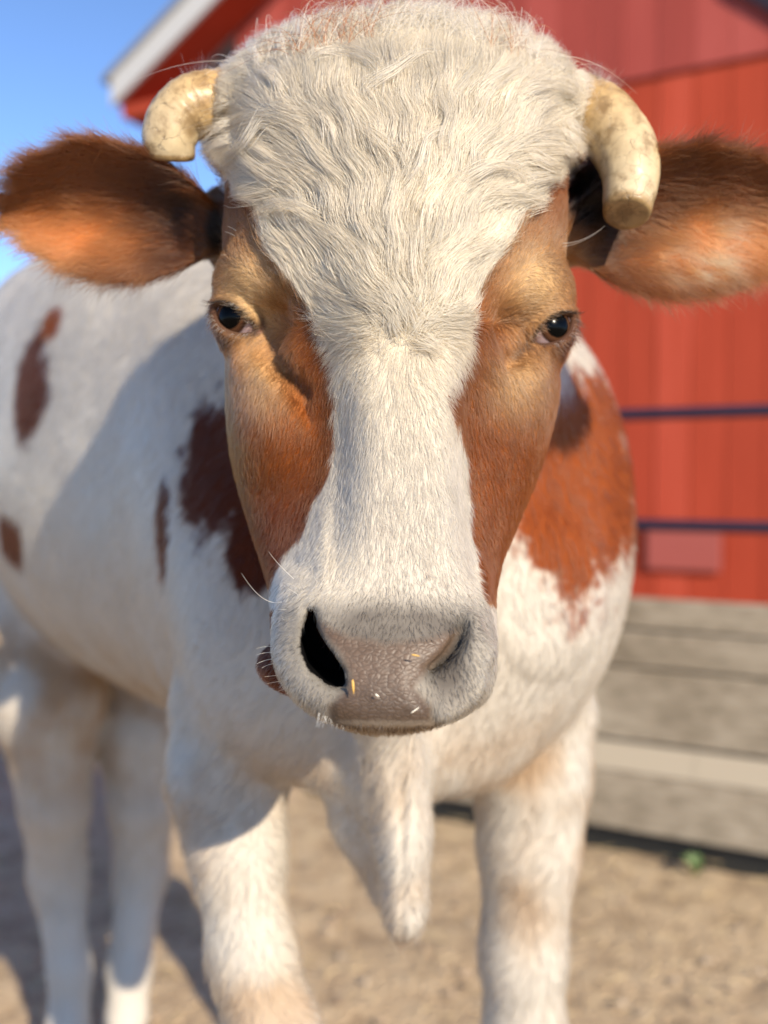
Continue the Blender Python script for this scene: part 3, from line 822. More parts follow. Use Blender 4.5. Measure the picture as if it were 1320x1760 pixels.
# ------------------------------------------------------------------ horns
def horn_mat():
    m, n, b = new_mat('horn')
    at = N(n, 'ShaderNodeAttribute', attribute_name='along')
    tc = N(n, 'ShaderNodeTexCoord')
    n1 = N(n, 'ShaderNodeTexNoise', i_Scale=55.0, i_Detail=6.0, i_Roughness=0.6); n.links.new(tc.outputs['Object'], n1.inputs['Vector'])
    vo = N(n, 'ShaderNodeTexVoronoi', feature='DISTANCE_TO_EDGE', i_Scale=62.0); 
    n2 = N(n, 'ShaderNodeTexNoise', i_Scale=40.0, i_Detail=4.0); n.links.new(tc.outputs['Object'], n2.inputs['Vector'])
    mv = N(n, 'ShaderNodeMix', data_type='VECTOR'); mv.inputs[0].default_value = 0.03
    n.links.new(tc.outputs['Object'], mv.inputs[4]); n.links.new(n2.outputs['Color'], mv.inputs[5]); n.links.new(mv.outputs[1], vo.inputs['Vector'])
    base = ramp(n, at.outputs['Fac'], [(0.0, (0.36, 0.20, 0.07)), (0.35, (0.42, 0.27, 0.11)), (0.6, (0.48, 0.36, 0.20)), (0.97, (0.50, 0.40, 0.25)), (1.0, (0.30, 0.20, 0.09))])
    blot = ramp(n, n1.outputs[0], [(0.36, (0.42, 0.34, 0.24)), (0.5, (0.95, 0.92, 0.88)), (0.7, (1.2, 1.2, 1.18))])
    mm = N(n, 'ShaderNodeMix', data_type='RGBA', blend_type='MULTIPLY'); mm.inputs[0].default_value = 0.8
    n.links.new(base.outputs[0], mm.inputs[6]); n.links.new(blot.outputs[0], mm.inputs[7])
    cr = ramp(n, vo.outputs['Distance'], [(0.0, 0.38), (0.016, 1.0)])
    gate = ramp(n, n2.outputs[0], [(0.42, 0.0), (0.52, 1.0)])
    mc = N(n, 'ShaderNodeMix', data_type='RGBA', blend_type='MULTIPLY')
    n.links.new(gate.outputs[0], mc.inputs[0]); n.links.new(mm.outputs[2], mc.inputs[6]); n.links.new(cr.outputs[0], mc.inputs[7])
    n.links.new(mc.outputs[2], b.inputs['Base Color'])
    b.inputs['Roughness'].default_value = 0.38
    bp = N(n, 'ShaderNodeBump', i_Strength=0.6, i_Distance=0.002)
    ad = N(n, 'ShaderNodeMath', operation='MULTIPLY_ADD'); ad.inputs[1].default_value = 0.5
    n.links.new(cr.outputs[0], ad.inputs[0]); n.links.new(n1.outputs[0], ad.inputs[2]); n.links.new(ad.outputs[0], bp.inputs['Height']); n.links.new(bp.outputs[0], b.inputs['Normal'])
    return m
HM = horn_mat()

def horn(pts, rad, lab):
    pts = np.array(pts); K = 48; T = np.linspace(0, 1, 60); tt = np.linspace(0, 1, len(pts))
    c = np.stack([cubic(T, tt, pts[:, i]) for i in range(3)], 1); r = cubic(T, tt, np.array(rad))
    tg = np.gradient(c, axis=0); tg /= np.linalg.norm(tg, axis=1)[:, None]
    u = np.cross(tg[0], [0, 0, 1.0]); u /= np.linalg.norm(u)
    VV = []; al = []
    rings = []
    for i in range(len(T)):
        u = u - tg[i] * (u @ tg[i]); u /= np.linalg.norm(u); w = np.cross(tg[i], u)
        rings.append((c[i], u.copy(), w, r[i], T[i]))
    last = rings[-1]
    for dd, rr in ((.0022, .97), (.0036, .90), (.0042, .80), (.0044, .55), (.0038, .25)):
        rings.append((last[0] + tg[-1] * dd, last[1], last[2], last[3] * rr, 1.0))
    for (cc, uu, ww, rr, t) in rings:
        a = np.linspace(0, 2 * np.pi, K, endpoint=False)
        q = cc + np.outer(np.cos(a) * rr, uu) + np.outer(np.sin(a) * rr, ww)
        VV.append(q); al += [t] * K
    VV = np.concatenate(VV); nr = len(rings)
    dn = fnoise(VV, 28, 77) * .0022 + fnoise(VV, 90, 78) * .0006
    al_ = np.array(al); dn = dn + (.0004) * np.sin(al_ * 95 + 2 * fnoise(VV, 40, 79)) * (1 - sstep(.3, .75, al_))
    cen = np.repeat(np.array([q[0] for q in rings]), K, 0)
    dirv = VV - cen; dirv /= np.linalg.norm(dirv, axis=1)[:, None] + 1e-9
    VV = VV + dirv * dn[:, None]
    F = [(i * K + k, i * K + (k + 1) % K, (i + 1) * K + (k + 1) % K, (i + 1) * K + k) for i in range(nr - 1) for k in range(K)]
    F.append(tuple((nr - 1) * K + k for k in range(K)))
    o = mesh_obj('horn', VV, F, HM, cow, True)
    at = o.data.attributes.new('along', 'FLOAT', 'POINT'); at.data.foreach_set('value', np.array(al, np.float32))
    o['label'] = lab
horn([P(925, 178, .835), P(985, 182, .83), P(1035, 204, .82), P(1072, 254, .805), P(1083, 305, .79), P(1077, 362, .775)], [.028, .0272, .0275, .0268, .0240, .0195], 'pale cracked horn curving down over the ear, tip cut blunt')
horn([P(440, 172, .825), P(385, 176, .815), P(335, 184, .80), P(304, 204, .795), P(292, 236, .795), P(292, 266, .80)], [.028, .027, .0262, .0245, .0228, .021], 'pale horn bending down over the brown ear, end cut off')

# ------------------------------------------------------------------ fur
# hand-set growth directions on the head: px, py, direction (x right, y down), length mm, lift
GUIDE = np.array([
    (690, 620, 0, 1, 12, 0.35), (640, 640, -.5, 1, 12, 0.35), (740, 640, .5, 1, 12, 0.35), (690, 700, 0, 1, 10, 0.30), (690, 800, 0, 1, 9, 0.30), (680, 900, 0, 1, 8, 0.30), (670, 1000, 0, 1, 6, 0.35),
    (600, 690, -.25, 1, 11, 0.30), (600, 800, -.2, 1, 10, 0.30), (560, 900, -.3, 1, 9, 0.30), (760, 760, .25, 1, 10, 0.30), (780, 880, .2, 1, 9, 0.30), (520, 990, -.35, 1, 8, 0.35), (810, 980, .3, 1, 7, 0.35),
    (610, 560, -1, .15, 20, 0.35), (570, 600, -1, .55, 16, 0.35), (580, 640, -.7, .9, 13, 0.35), (770, 560, 1, .0, 18, 0.35), (800, 610, 1, .5, 15, 0.35), (770, 660, .7, .9, 13, 0.35),
    (690, 545, -.05, -1, 23, 0.25), (640, 530, -.6, -.8, 25, 0.25), (745, 530, .6, -.8, 25, 0.25),
    (690, 480, 0, -1, 32, 0.25), (620, 470, -.4, -1, 34, 0.25), (560, 500, -.7, -.8, 27, 0.22), (530, 440, -.45, -1, 32, 0.22), (500, 400, -.4, -1, 34, 0.22), (760, 470, .35, -1, 34, 0.25), (830, 440, .6, -.9, 27, 0.22), (870, 380, .6, -.8, 29, 0.22),
    (690, 380, -.1, -1, 42, 0.25), (600, 360, -.3, -1, 46, 0.25), (520, 330, -.55, -.85, 44, 0.25), (450, 330, -.85, -.45, 38, 0.25), (780, 360, .3, -1, 44, 0.25), (860, 310, .6, -.7, 44, 0.25), (930, 290, .95, -.1, 42, 0.28),
    (700, 260, .15, -1, 48, 0.28), (600, 240, -.3, -1, 50, 0.28), (500, 230, -.75, -.6, 50, 0.28), (420, 250, -1, .1, 48, 0.28), (370, 230, -1, .3, 48, 0.31), (790, 240, .35, -1, 48, 0.28), (880, 220, .8, -.5, 48, 0.28), (960, 220, 1, .15, 48, 0.31),
    (690, 150, -.1, -1, 40, 0.31), (590, 130, -.35, -1, 42, 0.31), (480, 140, -.7, -.75, 38, 0.31), (400, 180, -1, -.1, 44, 0.28), (800, 130, .4, -1, 40, 0.31), (900, 130, .75, -.7, 37, 0.31), (970, 150, 1, -.1, 34, 0.28),
    (690, 80, 0, -1, 44, 0.37), (560, 80, -.4, -1, 42, 0.37), (830, 80, .5, -1, 42, 0.37),
    # brown sides
    (420, 400, -.4, -.8, 10, .25), (440, 450, -.5, -.7, 7, .25), (500, 520, -.2, -1, 11, .3), (540, 590, -.5, .6, 11, .3), (410, 490, -.8, .2, 4, .3), (400, 620, -.5, .9, 6, .35), (450, 640, -.4, .9, 8, .35), (480, 720, -.45, 1, 9, .3), (440, 800, -.3, 1, 9, .3),
    (550, 740, -.3, 1, 11, .3), (530, 830, -.4, 1, 10, .3), (480, 900, -.35, 1, 9, .3), (545, 660, -.2, 1, 10, .3),
    (940, 380, .4, -.8, 10, .25), (880, 450, .3, -.9, 10, .28), (850, 530, .2, -1, 11, .3), (830, 590, .6, .5, 11, .3), (930, 490, .7, .2, 4, .3), (870, 580, .6, .6, 7, .3), (900, 640, .5, .85, 7, .35), (860, 720, .5, 1, 9, .3), (920, 740, .4, 1, 8, .3), (860, 850, .3, 1, 9, .3), (800, 700, .35, 1, 11, .3), (840, 960, .25, 1, 9, .3),
    # muzzle
    (500, 1080, -.7, .6, 6, .45), (495, 1150, -.7, .7, 6, .5), (540, 1220, -.4, .9, 5, .55), (660, 1050, 0, 1, 4, .4), (740, 1050, .2, 1, 4, .4), (590, 1050, -.2, 1, 4, .4), (830, 1090, .6, .8, 6, .4), (820, 1170, .5, .9, 5, .45), (770, 1200, .3, .9, 4, .5), (660, 1242, 0, 1, 6, .6),
], float)

def guide_field(x, y, pw=3.2):
    w = np.zeros((len(x), 4)); tot = np.zeros(len(x))
    gn = np.hypot(GUIDE[:, 2], GUIDE[:, 3])
    for gI, nn in zip(GUIDE, gn):
        d2 = (x - gI[0]) ** 2 + (y - gI[1]) ** 2 + 60
        ww = d2 ** (-pw / 2)
        w += ww[:, None] * np.array([gI[2] / nn, gI[3] / nn, gI[4], gI[5]]); tot += ww
    return w / tot[:, None]

def fur_mat(name, rough=0.29):
    m = bpy.data.materials.new(name); m.use_nodes = True; n = m.node_tree
    for q in list(n.nodes): n.nodes.remove(q)
    out = N(n, 'ShaderNodeOutputMaterial')
    at = N(n, 'ShaderNodeAttribute', attribute_name='tint')
    h = N(n, 'ShaderNodeBsdfHairPrincipled'); h.model = 'CHIANG'; h.parametrization = 'COLOR'
    n.links.new(at.outputs['Color'], h.inputs['Color'])
    h.inputs['Roughness'].default_value = rough; h.inputs['Radial Roughness'].default_value = 0.55; h.inputs['Coat'].default_value = 0.0
    df = N(n, 'ShaderNodeBsdfDiffuse'); n.links.new(at.outputs['Color'], df.inputs[0])
    mx = N(n, 'ShaderNodeMixShader'); mx.inputs[0].default_value = 0.42
    n.links.new(h.outputs[0], mx.inputs[1]); n.links.new(df.outputs[0], mx.inputs[2]); n.links.new(mx.outputs[0], out.inputs[0])
    return m
FM = fur_mat('fur')

def hair_object(name, pts, rad, col):
    """pts (n, k, 3), rad (n, k), col (n, 3)"""
    n, k, _ = pts.shape
    hc = bpy.data.hair_curves.new(name)
    hc.add_curves([k] * n)
    hc.attributes['position'].data.foreach_set('vector', pts.astype(np.float32).ravel())
    ra = hc.attributes.get('radius') or hc.attributes.new('radius', 'FLOAT', 'POINT')
    ra.data.foreach_set('value', rad.astype(np.float32).ravel())
    ta = hc.attributes.new('tint', 'FLOAT_COLOR', 'CURVE')
    ta.data.foreach_set('color', np.concatenate([col, np.ones((n, 1))], 1).astype(np.float32).ravel())
    hc.materials.append(FM)
    o = bpy.data.objects.new(name, hc); COL.objects.link(o); o.parent = cow
    return o

# triangles of the head to grow from
tri = np.concatenate([quads[:, [0, 1, 2]], quads[:, [0, 2, 3]]])
tc_ = V[tri].mean(1)
keep = (tc_[:, 1] < .93) & (tc_[:, 2] > 1.08)
tri = tri[keep]; tc_ = tc_[keep]
tn = VN[tri].mean(1)
keep = tn[:, 1] < .45
tri = tri[keep]
ar = 0.5 * np.linalg.norm(np.cross(V[tri[:, 1]] - V[tri[:, 0]], V[tri[:, 2]] - V[tri[:, 0]]), axis=1)

def sample(n, wgt=None):
    p = ar * (1 if wgt is None else wgt); cs = np.cumsum(p); cs /= cs[-1]
    t = np.searchsorted(cs, rng.random(n)); t = np.minimum(t, len(tri) - 1)
    a = rng.random(n); b = rng.random(n); sw = a + b > 1; a = np.where(sw, 1 - a, a); b = np.where(sw, 1 - b, b)
    T = tri[t]; w = np.stack([1 - a - b, a, b], 1)
    p = (V[T] * w[:, :, None]).sum(1); nn = (VN[T] * w[:, :, None]).sum(1); nn /= np.linalg.norm(nn, axis=1)[:, None] + 1e-9
    return p, nn

def flow(p, nn):
    """growth direction, length, lift at points"""
    x, y = to_px(p)
    f = guide_field(x, y)
    d = np.stack([f[:, 0], np.zeros(len(p)), -f[:, 1]], 1)
    L = f[:, 2] * 1e-3; lift = f[:, 3]
    ea = is_ear(p); ew = sstep(0.0, .12, ea)[:, None]
    de = np.zeros_like(p)
    for key, sg in (('l', -1), ('r', 1)):
        base, e1, e2, e3, LL = EAR[key]
        v = (p - base) @ e2; a = (p - base) @ e1 / LL
        q = e1[None] * (1.0 - .3 * a[:, None]) + e2[None] * np.clip(v * 12, -.9, .9)[:, None] + np.array([0, 0, -.15])
        de = np.where((p[:, 0] * sg > 0)[:, None], q, de)
    d = d * (1 - ew) + de * ew
    L = L * (1 - ew[:, 0]) + .024 * ew[:, 0]; lift = lift * (1 - ew[:, 0]) + .22 * ew[:, 0]
    # behind the outline of the face the coat simply runs back and down
    bk = sstep(.80, .86, p[:, 1])[:, None] * (1 - ew)
    d = d * (1 - bk) + np.array([0, .6, -.6]) * bk
    L = np.where((bk[:, 0] > .5), .012, L)
    d = d - nn * (d * nn).sum(1)[:, None]
    d /= np.linalg.norm(d, axis=1)[:, None] + 1e-9
    return d, L, lift, x, y, ea

NSEG = 6
def grow(p, nn, kpts=NSEG, lscale=1.0, wave=0.0, rad=.00016, hug=0.0):
    d, L, lift, x, y, ea = flow(p, nn)
    n = len(p)
    c, pad, gg, bz, _ = coat(p)
    L = L * rng.uniform(.65, 1.2, n) * lscale
    d = d + .22 * rng.normal(size=(n, 3)) + (.5 + .5 * (ea > .05))[:, None] * np.stack([fnoise(p, 55, 51), fnoise(p, 55, 53), fnoise(p, 55, 57)], 1)
    d = d - nn * (d * nn).sum(1)[:, None]; d /= np.linalg.norm(d, axis=1)[:, None] + 1e-9
    s = np.linspace(0, 1, kpts)
    lift = (lift * rng.uniform(.6, 1.4, n))
    # rises along the normal, then lies over
    out = p[:, None, :] + (d[:, None, :] * s[None, :, None] + nn[:, None, :] * (lift[:, None] * (s - .45 * s * s)[None, :])[:, :, None]) * L[:, None, None]
    if hug > 0:
        top = 1 - sstep(90, 300, y)
        out += (np.array([0, .45, -.55])[None, None] * (top * hug * 1.6 * L)[:, None, None] - nn[:, None] * (hug * .6 * L)[:, None, None]) * (s * s)[None, :, None]
    if wave > 0:
        side = np.cross(d, nn); ph = fnoise(p, 18, 61) * 6 + rng.normal(size=n) * .35; am = wave * (L / .045) * rng.uniform(.6, 1.3, n)
        out += side[:, None, :] * (np.sin(ph[:, None] + s[None] * rng.uniform(4.0, 6.5, n)[:, None]) - np.sin(ph[:, None]))[:, :, None] * (am[:, None] * s[None] ** .7)[:, :, None]
    R = rad * rng.uniform(.7, 1.3, n)[:, None] * np.interp(s, [0, .35, 1], [1, .9, .18])[None]
    col = c * (1 + .12 * rng.normal(size=n))[:, None]
    return out, R, np.clip(col, .003, .93), pad, gg, x, y, L, ea

# ---- short coat over the face, ears and muzzle
NF = 240000
p, nn = sample(NF)
out, R, col, pad, gg, x, y, L, ea = grow(p, nn, 5)
nd_ = np.where(inpoly(x, y, NOSTRIL), 0, polydist(x, y, NOSTRIL)); shrt = np.where((nd_ < 26) & (p[:, 1] < .66), .3 + .7 * nd_ / 26, 1)
out = out[:, :1] + (out - out[:, :1]) * shrt[:, None, None]
dE = np.minimum(np.linalg.norm(p - EYES['l'][0], axis=1), np.linalg.norm(p - EYES['r'][0], axis=1))
GLINE = polydist(x, y, [(425, 510), (455, 560), (472, 608), (505, 645), (472, 608), (455, 560)])
inn = (p[:, 1] > .611) & inpoly(x, y, NOSTRIL)
ok = (rng.random(NF) > np.clip(pad * 1.6, 0, 1)) & (rng.random(NF) > gg * .55) & (dE > .0277) & ~((GLINE < 5) & (y < 640)) & ~inn
fore = (y < 560) & (ea < .02) & (L > .014) & (p[:, 1] < .90)
out[fore] = out[fore][:, :1] + (out[fore] - out[fore][:, :1]) * np.interp(y[fore], [440, 560], [.42, 1.0])[:, None, None]
dark = (y > 1000) & (rng.random(NF) < .07) & (pad < .5)
col[dark] *= .3
hair_object('fur', out[ok], R[ok], col[ok])

# ---- long shaggy forelock: locks combed along the surface from the whorl, strands gather towards each lock
BX = np.arange(280, 1081, 8.0); BY = np.arange(-60, 661, 8.0)
vx, vy = to_px(V)
sel = (V[:, 1] < .87) & (VN[:, 1] < .25) & (vx > 270) & (vx < 1090) & (vy > -70) & (vy < 670) & (EA < .02)
ix = np.clip(((vx[sel] - BX[0]) / 8 + .5).astype(int), 0, len(BX) - 1); iy = np.clip(((vy[sel] - BY[0]) / 8 + .5).astype(int), 0, len(BY) - 1)
HMAP = np.full((len(BX), len(BY)), 9.0); np.minimum.at(HMAP, (ix, iy), V[sel, 1])
for _ in range(40):
    bad = HMAP > 5
    if not bad.any(): break
    acc = np.zeros_like(HMAP); cnt = np.zeros_like(HMAP)
    for dx_, dy_ in ((1, 0), (-1, 0), (0, 1), (0, -1)):
        sh = np.roll(HMAP, (dx_, dy_), (0, 1)); g_ = sh < 5; acc += np.where(g_, sh + .006, 0); cnt += g_
    HMAP = np.where(bad & (cnt > 0), acc / np.maximum(cnt, 1), HMAP)
for _ in range(3):
    HP = np.pad(HMAP, 1, mode='edge'); HMAP = (HP[:-2, 1:-1] + HP[2:, 1:-1] + HP[1:-1, :-2] + HP[1:-1, 2:] + 2 * HP[1:-1, 1:-1]) / 6
def hmap(x, y):
    fx = np.clip((x - BX[0]) / 8, 0, len(BX) - 1.001); fy = np.clip((y - BY[0]) / 8, 0, len(BY) - 1.001)
    i = fx.astype(int); j = fy.astype(int); u = fx - i; v = fy - j
    return HMAP[i, j] * (1-u) * (1-v) + HMAP[i+1, j] * u * (1-v) + HMAP[i, j+1] * (1-u) * v + HMAP[i+1, j+1] * u * v
def P_arr(x, y, Y):
    dx = (x - 660.0) / FPX; dz = -(y - 880.0) / FPX; k = Y / (_cp + dz * _sp)
    return np.stack([dx * k, Y, CAM_H + (-_sp + dz * _cp) * k], -1)
NG = 2300
cen = V[tri].mean(1); fx, fy = to_px(cen)
_, Lq, _, _, _, eq = flow(cen, VN[tri].mean(1))
wg = ((Lq > .017) & (eq < .02) & (cen[:, 1] < .86) & (fy < 590) & (fx > np.interp(fy, BL_L[:, 1], BL_L[:, 0]) + 6) & (fx < np.interp(fy, BL_R[:, 1], BL_R[:, 0]) - 6)).astype(float)
gp, gnn = sample(NG, wg)
qx, qy = to_px(gp)
gl0 = guide_field(qx, qy)
KS = 12
LG = np.interp(qy, [40, 150, 300, 420, 520, 600], [50, 66, 70, 54, 34, 20]) * rng.uniform(.75, 1.25, NG)      # mm
stepp = LG / KS / .44                                                                                        # mm to px on the face
rise = np.interp(qy, [50, 200, 400, 600], [.012, .012, .007, .003]) * rng.uniform(.2, 1.6, NG)
X2 = qx.copy(); Y2 = qy.copy(); path = []; lim = rng.uniform(-8, 14, NG); lim2 = rng.uniform(-26, 26, NG)
wild = (rng.random(NG) < .05) & (qy < 430)
unruly = np.where(wild, rng.normal(size=NG) * .75, rng.normal(size=NG) * .12)
rise = np.where(wild, rise + .008, rise); stepp = np.where(wild, stepp * 1.25, stepp)
zz0 = np.zeros(NG)
for k in range(KS + 1):
    t = k / KS
    q3 = np.stack([X2, Y2, zz0], 1)
    wavi = .62 * fnoise(q3, 1 / 110.0, 91, 2) + .36 * np.sin(Y2 / 17.0 + 5 * fnoise(q3, 1 / 160.0, 95, 1)) * np.interp(Y2, [60, 200, 450, 560], [.8, 1, .7, .2])
    path.append((X2.copy(), Y2.copy(), t))
    gf = guide_field(X2, Y2, 2.6)
    an = np.arctan2(gf[:, 1], gf[:, 0]) + wavi + unruly * (.3 + t)
    top_ = np.interp(X2, [330, 400, 440, 500, 600, 700, 800, 900, 960, 1010], [170, 118, 80, 52, 24, 10, 20, 58, 100, 160])
    sp_ = np.clip((Y2 - top_ - lim2) / 70, .05, 1) * np.clip((X2 - 352 - lim) / 40, .05, 1) * np.clip((995 - lim - X2) / 40, .05, 1)
    lo_ = np.interp(Y2, BL_L[:, 1], BL_L[:, 0]); hi_ = np.interp(Y2, BL_R[:, 1], BL_R[:, 0]); dn_ = sstep(255, 300, Y2)
    sp_ = sp_ * (1 - dn_ * (1 - np.clip((np.minimum(X2 - lo_, hi_ - X2) + 14) / 34, .08, 1)))
    X2 = X2 + np.cos(an) * stepp * sp_; Y2 = Y2 + np.sin(an) * stepp * sp_
per = 52
NS = NG * per
rep_ = np.repeat(np.arange(NG), per)
ox = rng.normal(size=NS) * 10.5; oy = rng.normal(size=NS) * 10.5; od = rng.uniform(-.0035, .0035, NS)
ln = rng.uniform(.65, 1.08, NS)
strands = np.zeros((NS, KS + 1, 3))
fly = rng.normal(size=(NS, 2)) * 5
for k, (hx, hy, t) in enumerate(path):
    # each strand is a shorter or longer copy of its lock's path
    f_ = np.clip(t * ln, 0, 1) * KS; i0 = np.minimum(f_.astype(int), KS - 1); u = f_ - i0
    PX = np.array([q[0] for q in path]); PY = np.array([q[1] for q in path])
    sx_ = PX[i0, rep_] * (1 - u) + PX[i0 + 1, rep_] * u; sy_ = PY[i0, rep_] * (1 - u) + PY[i0 + 1, rep_] * u
    c_ = 1 - .66 * t ** .85
    sx_ = sx_ + ox * c_ + fly[:, 0] * t * t; sy_ = sy_ + oy * c_ + fly[:, 1] * t * t
    h_ = hmap(sx_, sy_)
    Yd = h_ - (rise[rep_] * np.sin(np.pi * min(t * .8 + .05, 1)) + .0015 * (1 - t)) + od * (1 - .5 * t) + .002 * (t == 0)
    strands[:, k] = P_arr(sx_, sy_, Yd)
roots = P_arr(qx[rep_] + ox, qy[rep_] + oy, hmap(qx[rep_] + ox, qy[rep_] + oy))
ccol = coat(roots)[0]
lockv = rng.normal(size=NG) * .10
ccol = ccol * (1 + lockv[rep_] + .09 * rng.normal(size=NS))[:, None]
s = np.linspace(0, 1, KS + 1)
RR = .00015 * rng.uniform(.7, 1.35, NS)[:, None] * np.interp(s, [0, .4, 1], [1, .95, .2])[None]
hair_object('forelock', strands, RR, np.clip(ccol, .003, .93))
# loose tufts that stick out of the outline
TU = [((545, 100), (518, 62), (506, 30), 9), ((492, 112), (478, 78), (484, 50), 8), ((460, 120), (440, 92), (430, 74), 8), ((850, 92), (890, 70), (912, 40), 9), ((872, 110), (915, 90), (948, 76), 8), ((640, 60), (600, 22), (560, 14), 16), ((700, 55), (740, 8), (800, 6), 18), ((760, 70), (810, 30), (872, 42), 14),
      ((640, 70), (680, 14), (730, 4), 16), ((600, 80), (560, 40), (530, 46), 12), ((950, 190), (990, 214), (1012, 240), 9), ((940, 215), (985, 226), (1006, 262), 8), ((930, 235), (972, 248), (990, 276), 8), ((420, 200), (372, 215), (344, 236), 10), ((425, 225), (380, 238), (352, 258), 9), ((410, 170), (370, 178), (350, 200), 9), ((930, 130), (962, 112), (985, 116), 8),
      ((720, 270), (700, 215), (735, 170), 14), ((680, 300), (720, 240), (700, 190), 14), ((560, 200), (540, 140), (500, 120), 13), ((820, 210), (850, 150), (900, 130), 13)]
TP = []; TC = []
for (a, b, c, sp) in TU:
    n = 46
    t = np.linspace(0, 1, 11)[None, :, None]
    A = np.array(a)[None, None] + rng.normal(size=(n, 1, 2)) * sp; B = np.array(b)[None, None] + rng.normal(size=(n, 1, 2)) * sp * .9; C_ = np.array(c)[None, None] + rng.normal(size=(n, 1, 2)) * sp * .95
    q = A * (1 - t) ** 2 + 2 * B * t * (1 - t) + C_ * t * t
    h_ = np.minimum(hmap(q[..., 0], q[..., 1]), hmap(A[..., 0], A[..., 1]) + .03)
    Yd = h_ - .010 * np.sin(np.pi * np.minimum(t[..., 0] * .9 + .05, 1)) - rng.uniform(0, .006, (n, 1)) + .004 * (t[..., 0] < .01)
    TP.append(P_arr(q[..., 0], q[..., 1], Yd)); TC.append(np.tile(CREAM * .74, (n, 1)) * (1.02 + .08 * rng.normal(size=(n, 1))))
top_f = lambda q: np.interp(q, [330, 400, 440, 500, 600, 700, 800, 900, 960, 1010], [170, 118, 80, 52, 24, 10, 20, 58, 100, 160])
n = 420
x0 = rng.uniform(430, 950, n); y0 = top_f(x0) + rng.uniform(25, 70, n)
x2 = x0 + rng.normal(size=n) * 70; y2 = top_f(x2) + rng.uniform(-40, 14, n)
x1 = (x0 + x2) / 2 + rng.normal(size=n) * 18; y1 = np.minimum(y0, y2) - rng.uniform(5, 45, n)
t = np.linspace(0, 1, 11)[None]
qx_ = x0[:, None] * (1 - t) ** 2 + 2 * x1[:, None] * t * (1 - t) + x2[:, None] * t * t; qy_ = y0[:, None] * (1 - t) ** 2 + 2 * y1[:, None] * t * (1 - t) + y2[:, None] * t * t
Yd = hmap(x0, y0)[:, None] - .004 + t * rng.uniform(-.012, .03, n)[:, None]
TP.append(P_arr(qx_, qy_, Yd)); TC.append(np.where(((np.abs(x0 - 570) < 75) | (np.abs(x0 - 870) < 30))[:, None] & (rng.random((n, 1)) < .55), RUST[None] * .9, np.tile(CREAM * .78, (n, 1))) * (1 + .1 * rng.normal(size=(n, 1))))
TP = np.concatenate(TP); TC = np.concatenate(TC)
hair_object('loose_tuft', TP, .00019 * rng.uniform(.7, 1.3, len(TP))[:, None] * np.interp(np.linspace(0, 1, 11), [0, .4, 1], [1, .95, .2])[None], np.clip(TC, .003, .93))

# ---- coarser coat on neck, chest, legs and flank
tri_b = np.concatenate([quads[:, [0, 1, 2]], quads[:, [0, 2, 3]]])
tb = V[tri_b].mean(1); nb = VN[tri_b].mean(1)
tocam = np.array([0, 0, CAM_H]) - tb; tocam /= np.linalg.norm(tocam, axis=1)[:, None]
tri = tri_b[((tb[:, 1] > .92) | (tb[:, 2] < 1.10)) & (tb[:, 1] < 2.3) & ((nb * tocam).sum(1) > -.35) & (tb[:, 2] > .35)]
ar = 0.5 * np.linalg.norm(np.cross(V[tri[:, 1]] - V[tri[:, 0]], V[tri[:, 2]] - V[tri[:, 0]]), axis=1)
NB = 110000
p, nn = sample(NB)
d = np.array([-.25, .5, -1.0])[None] + .9 * np.stack([fnoise(p, 9, 81), fnoise(p, 9, 83), fnoise(p, 9, 87)], 1) + .2 * rng.normal(size=(NB, 3))
d -= nn * (d * nn).sum(1)[:, None]; d /= np.linalg.norm(d, axis=1)[:, None] + 1e-9
Lb = rng.uniform(.012, .026, NB); sb = np.linspace(0, 1, 4)
ob = p[:, None] + (d[:, None] * sb[None, :, None] + nn[:, None] * (.26 * (sb - .4 * sb * sb))[None, :, None]) * Lb[:, None, None]
cb = coat(p)[0] * (1 + .10 * rng.normal(size=NB))[:, None]
hair_object('body_fur', ob, .00032 * rng.uniform(.7, 1.3, NB)[:, None] * np.interp(sb, [0, .4, 1], [1, .9, .2])[None], np.clip(cb, .003, .93))

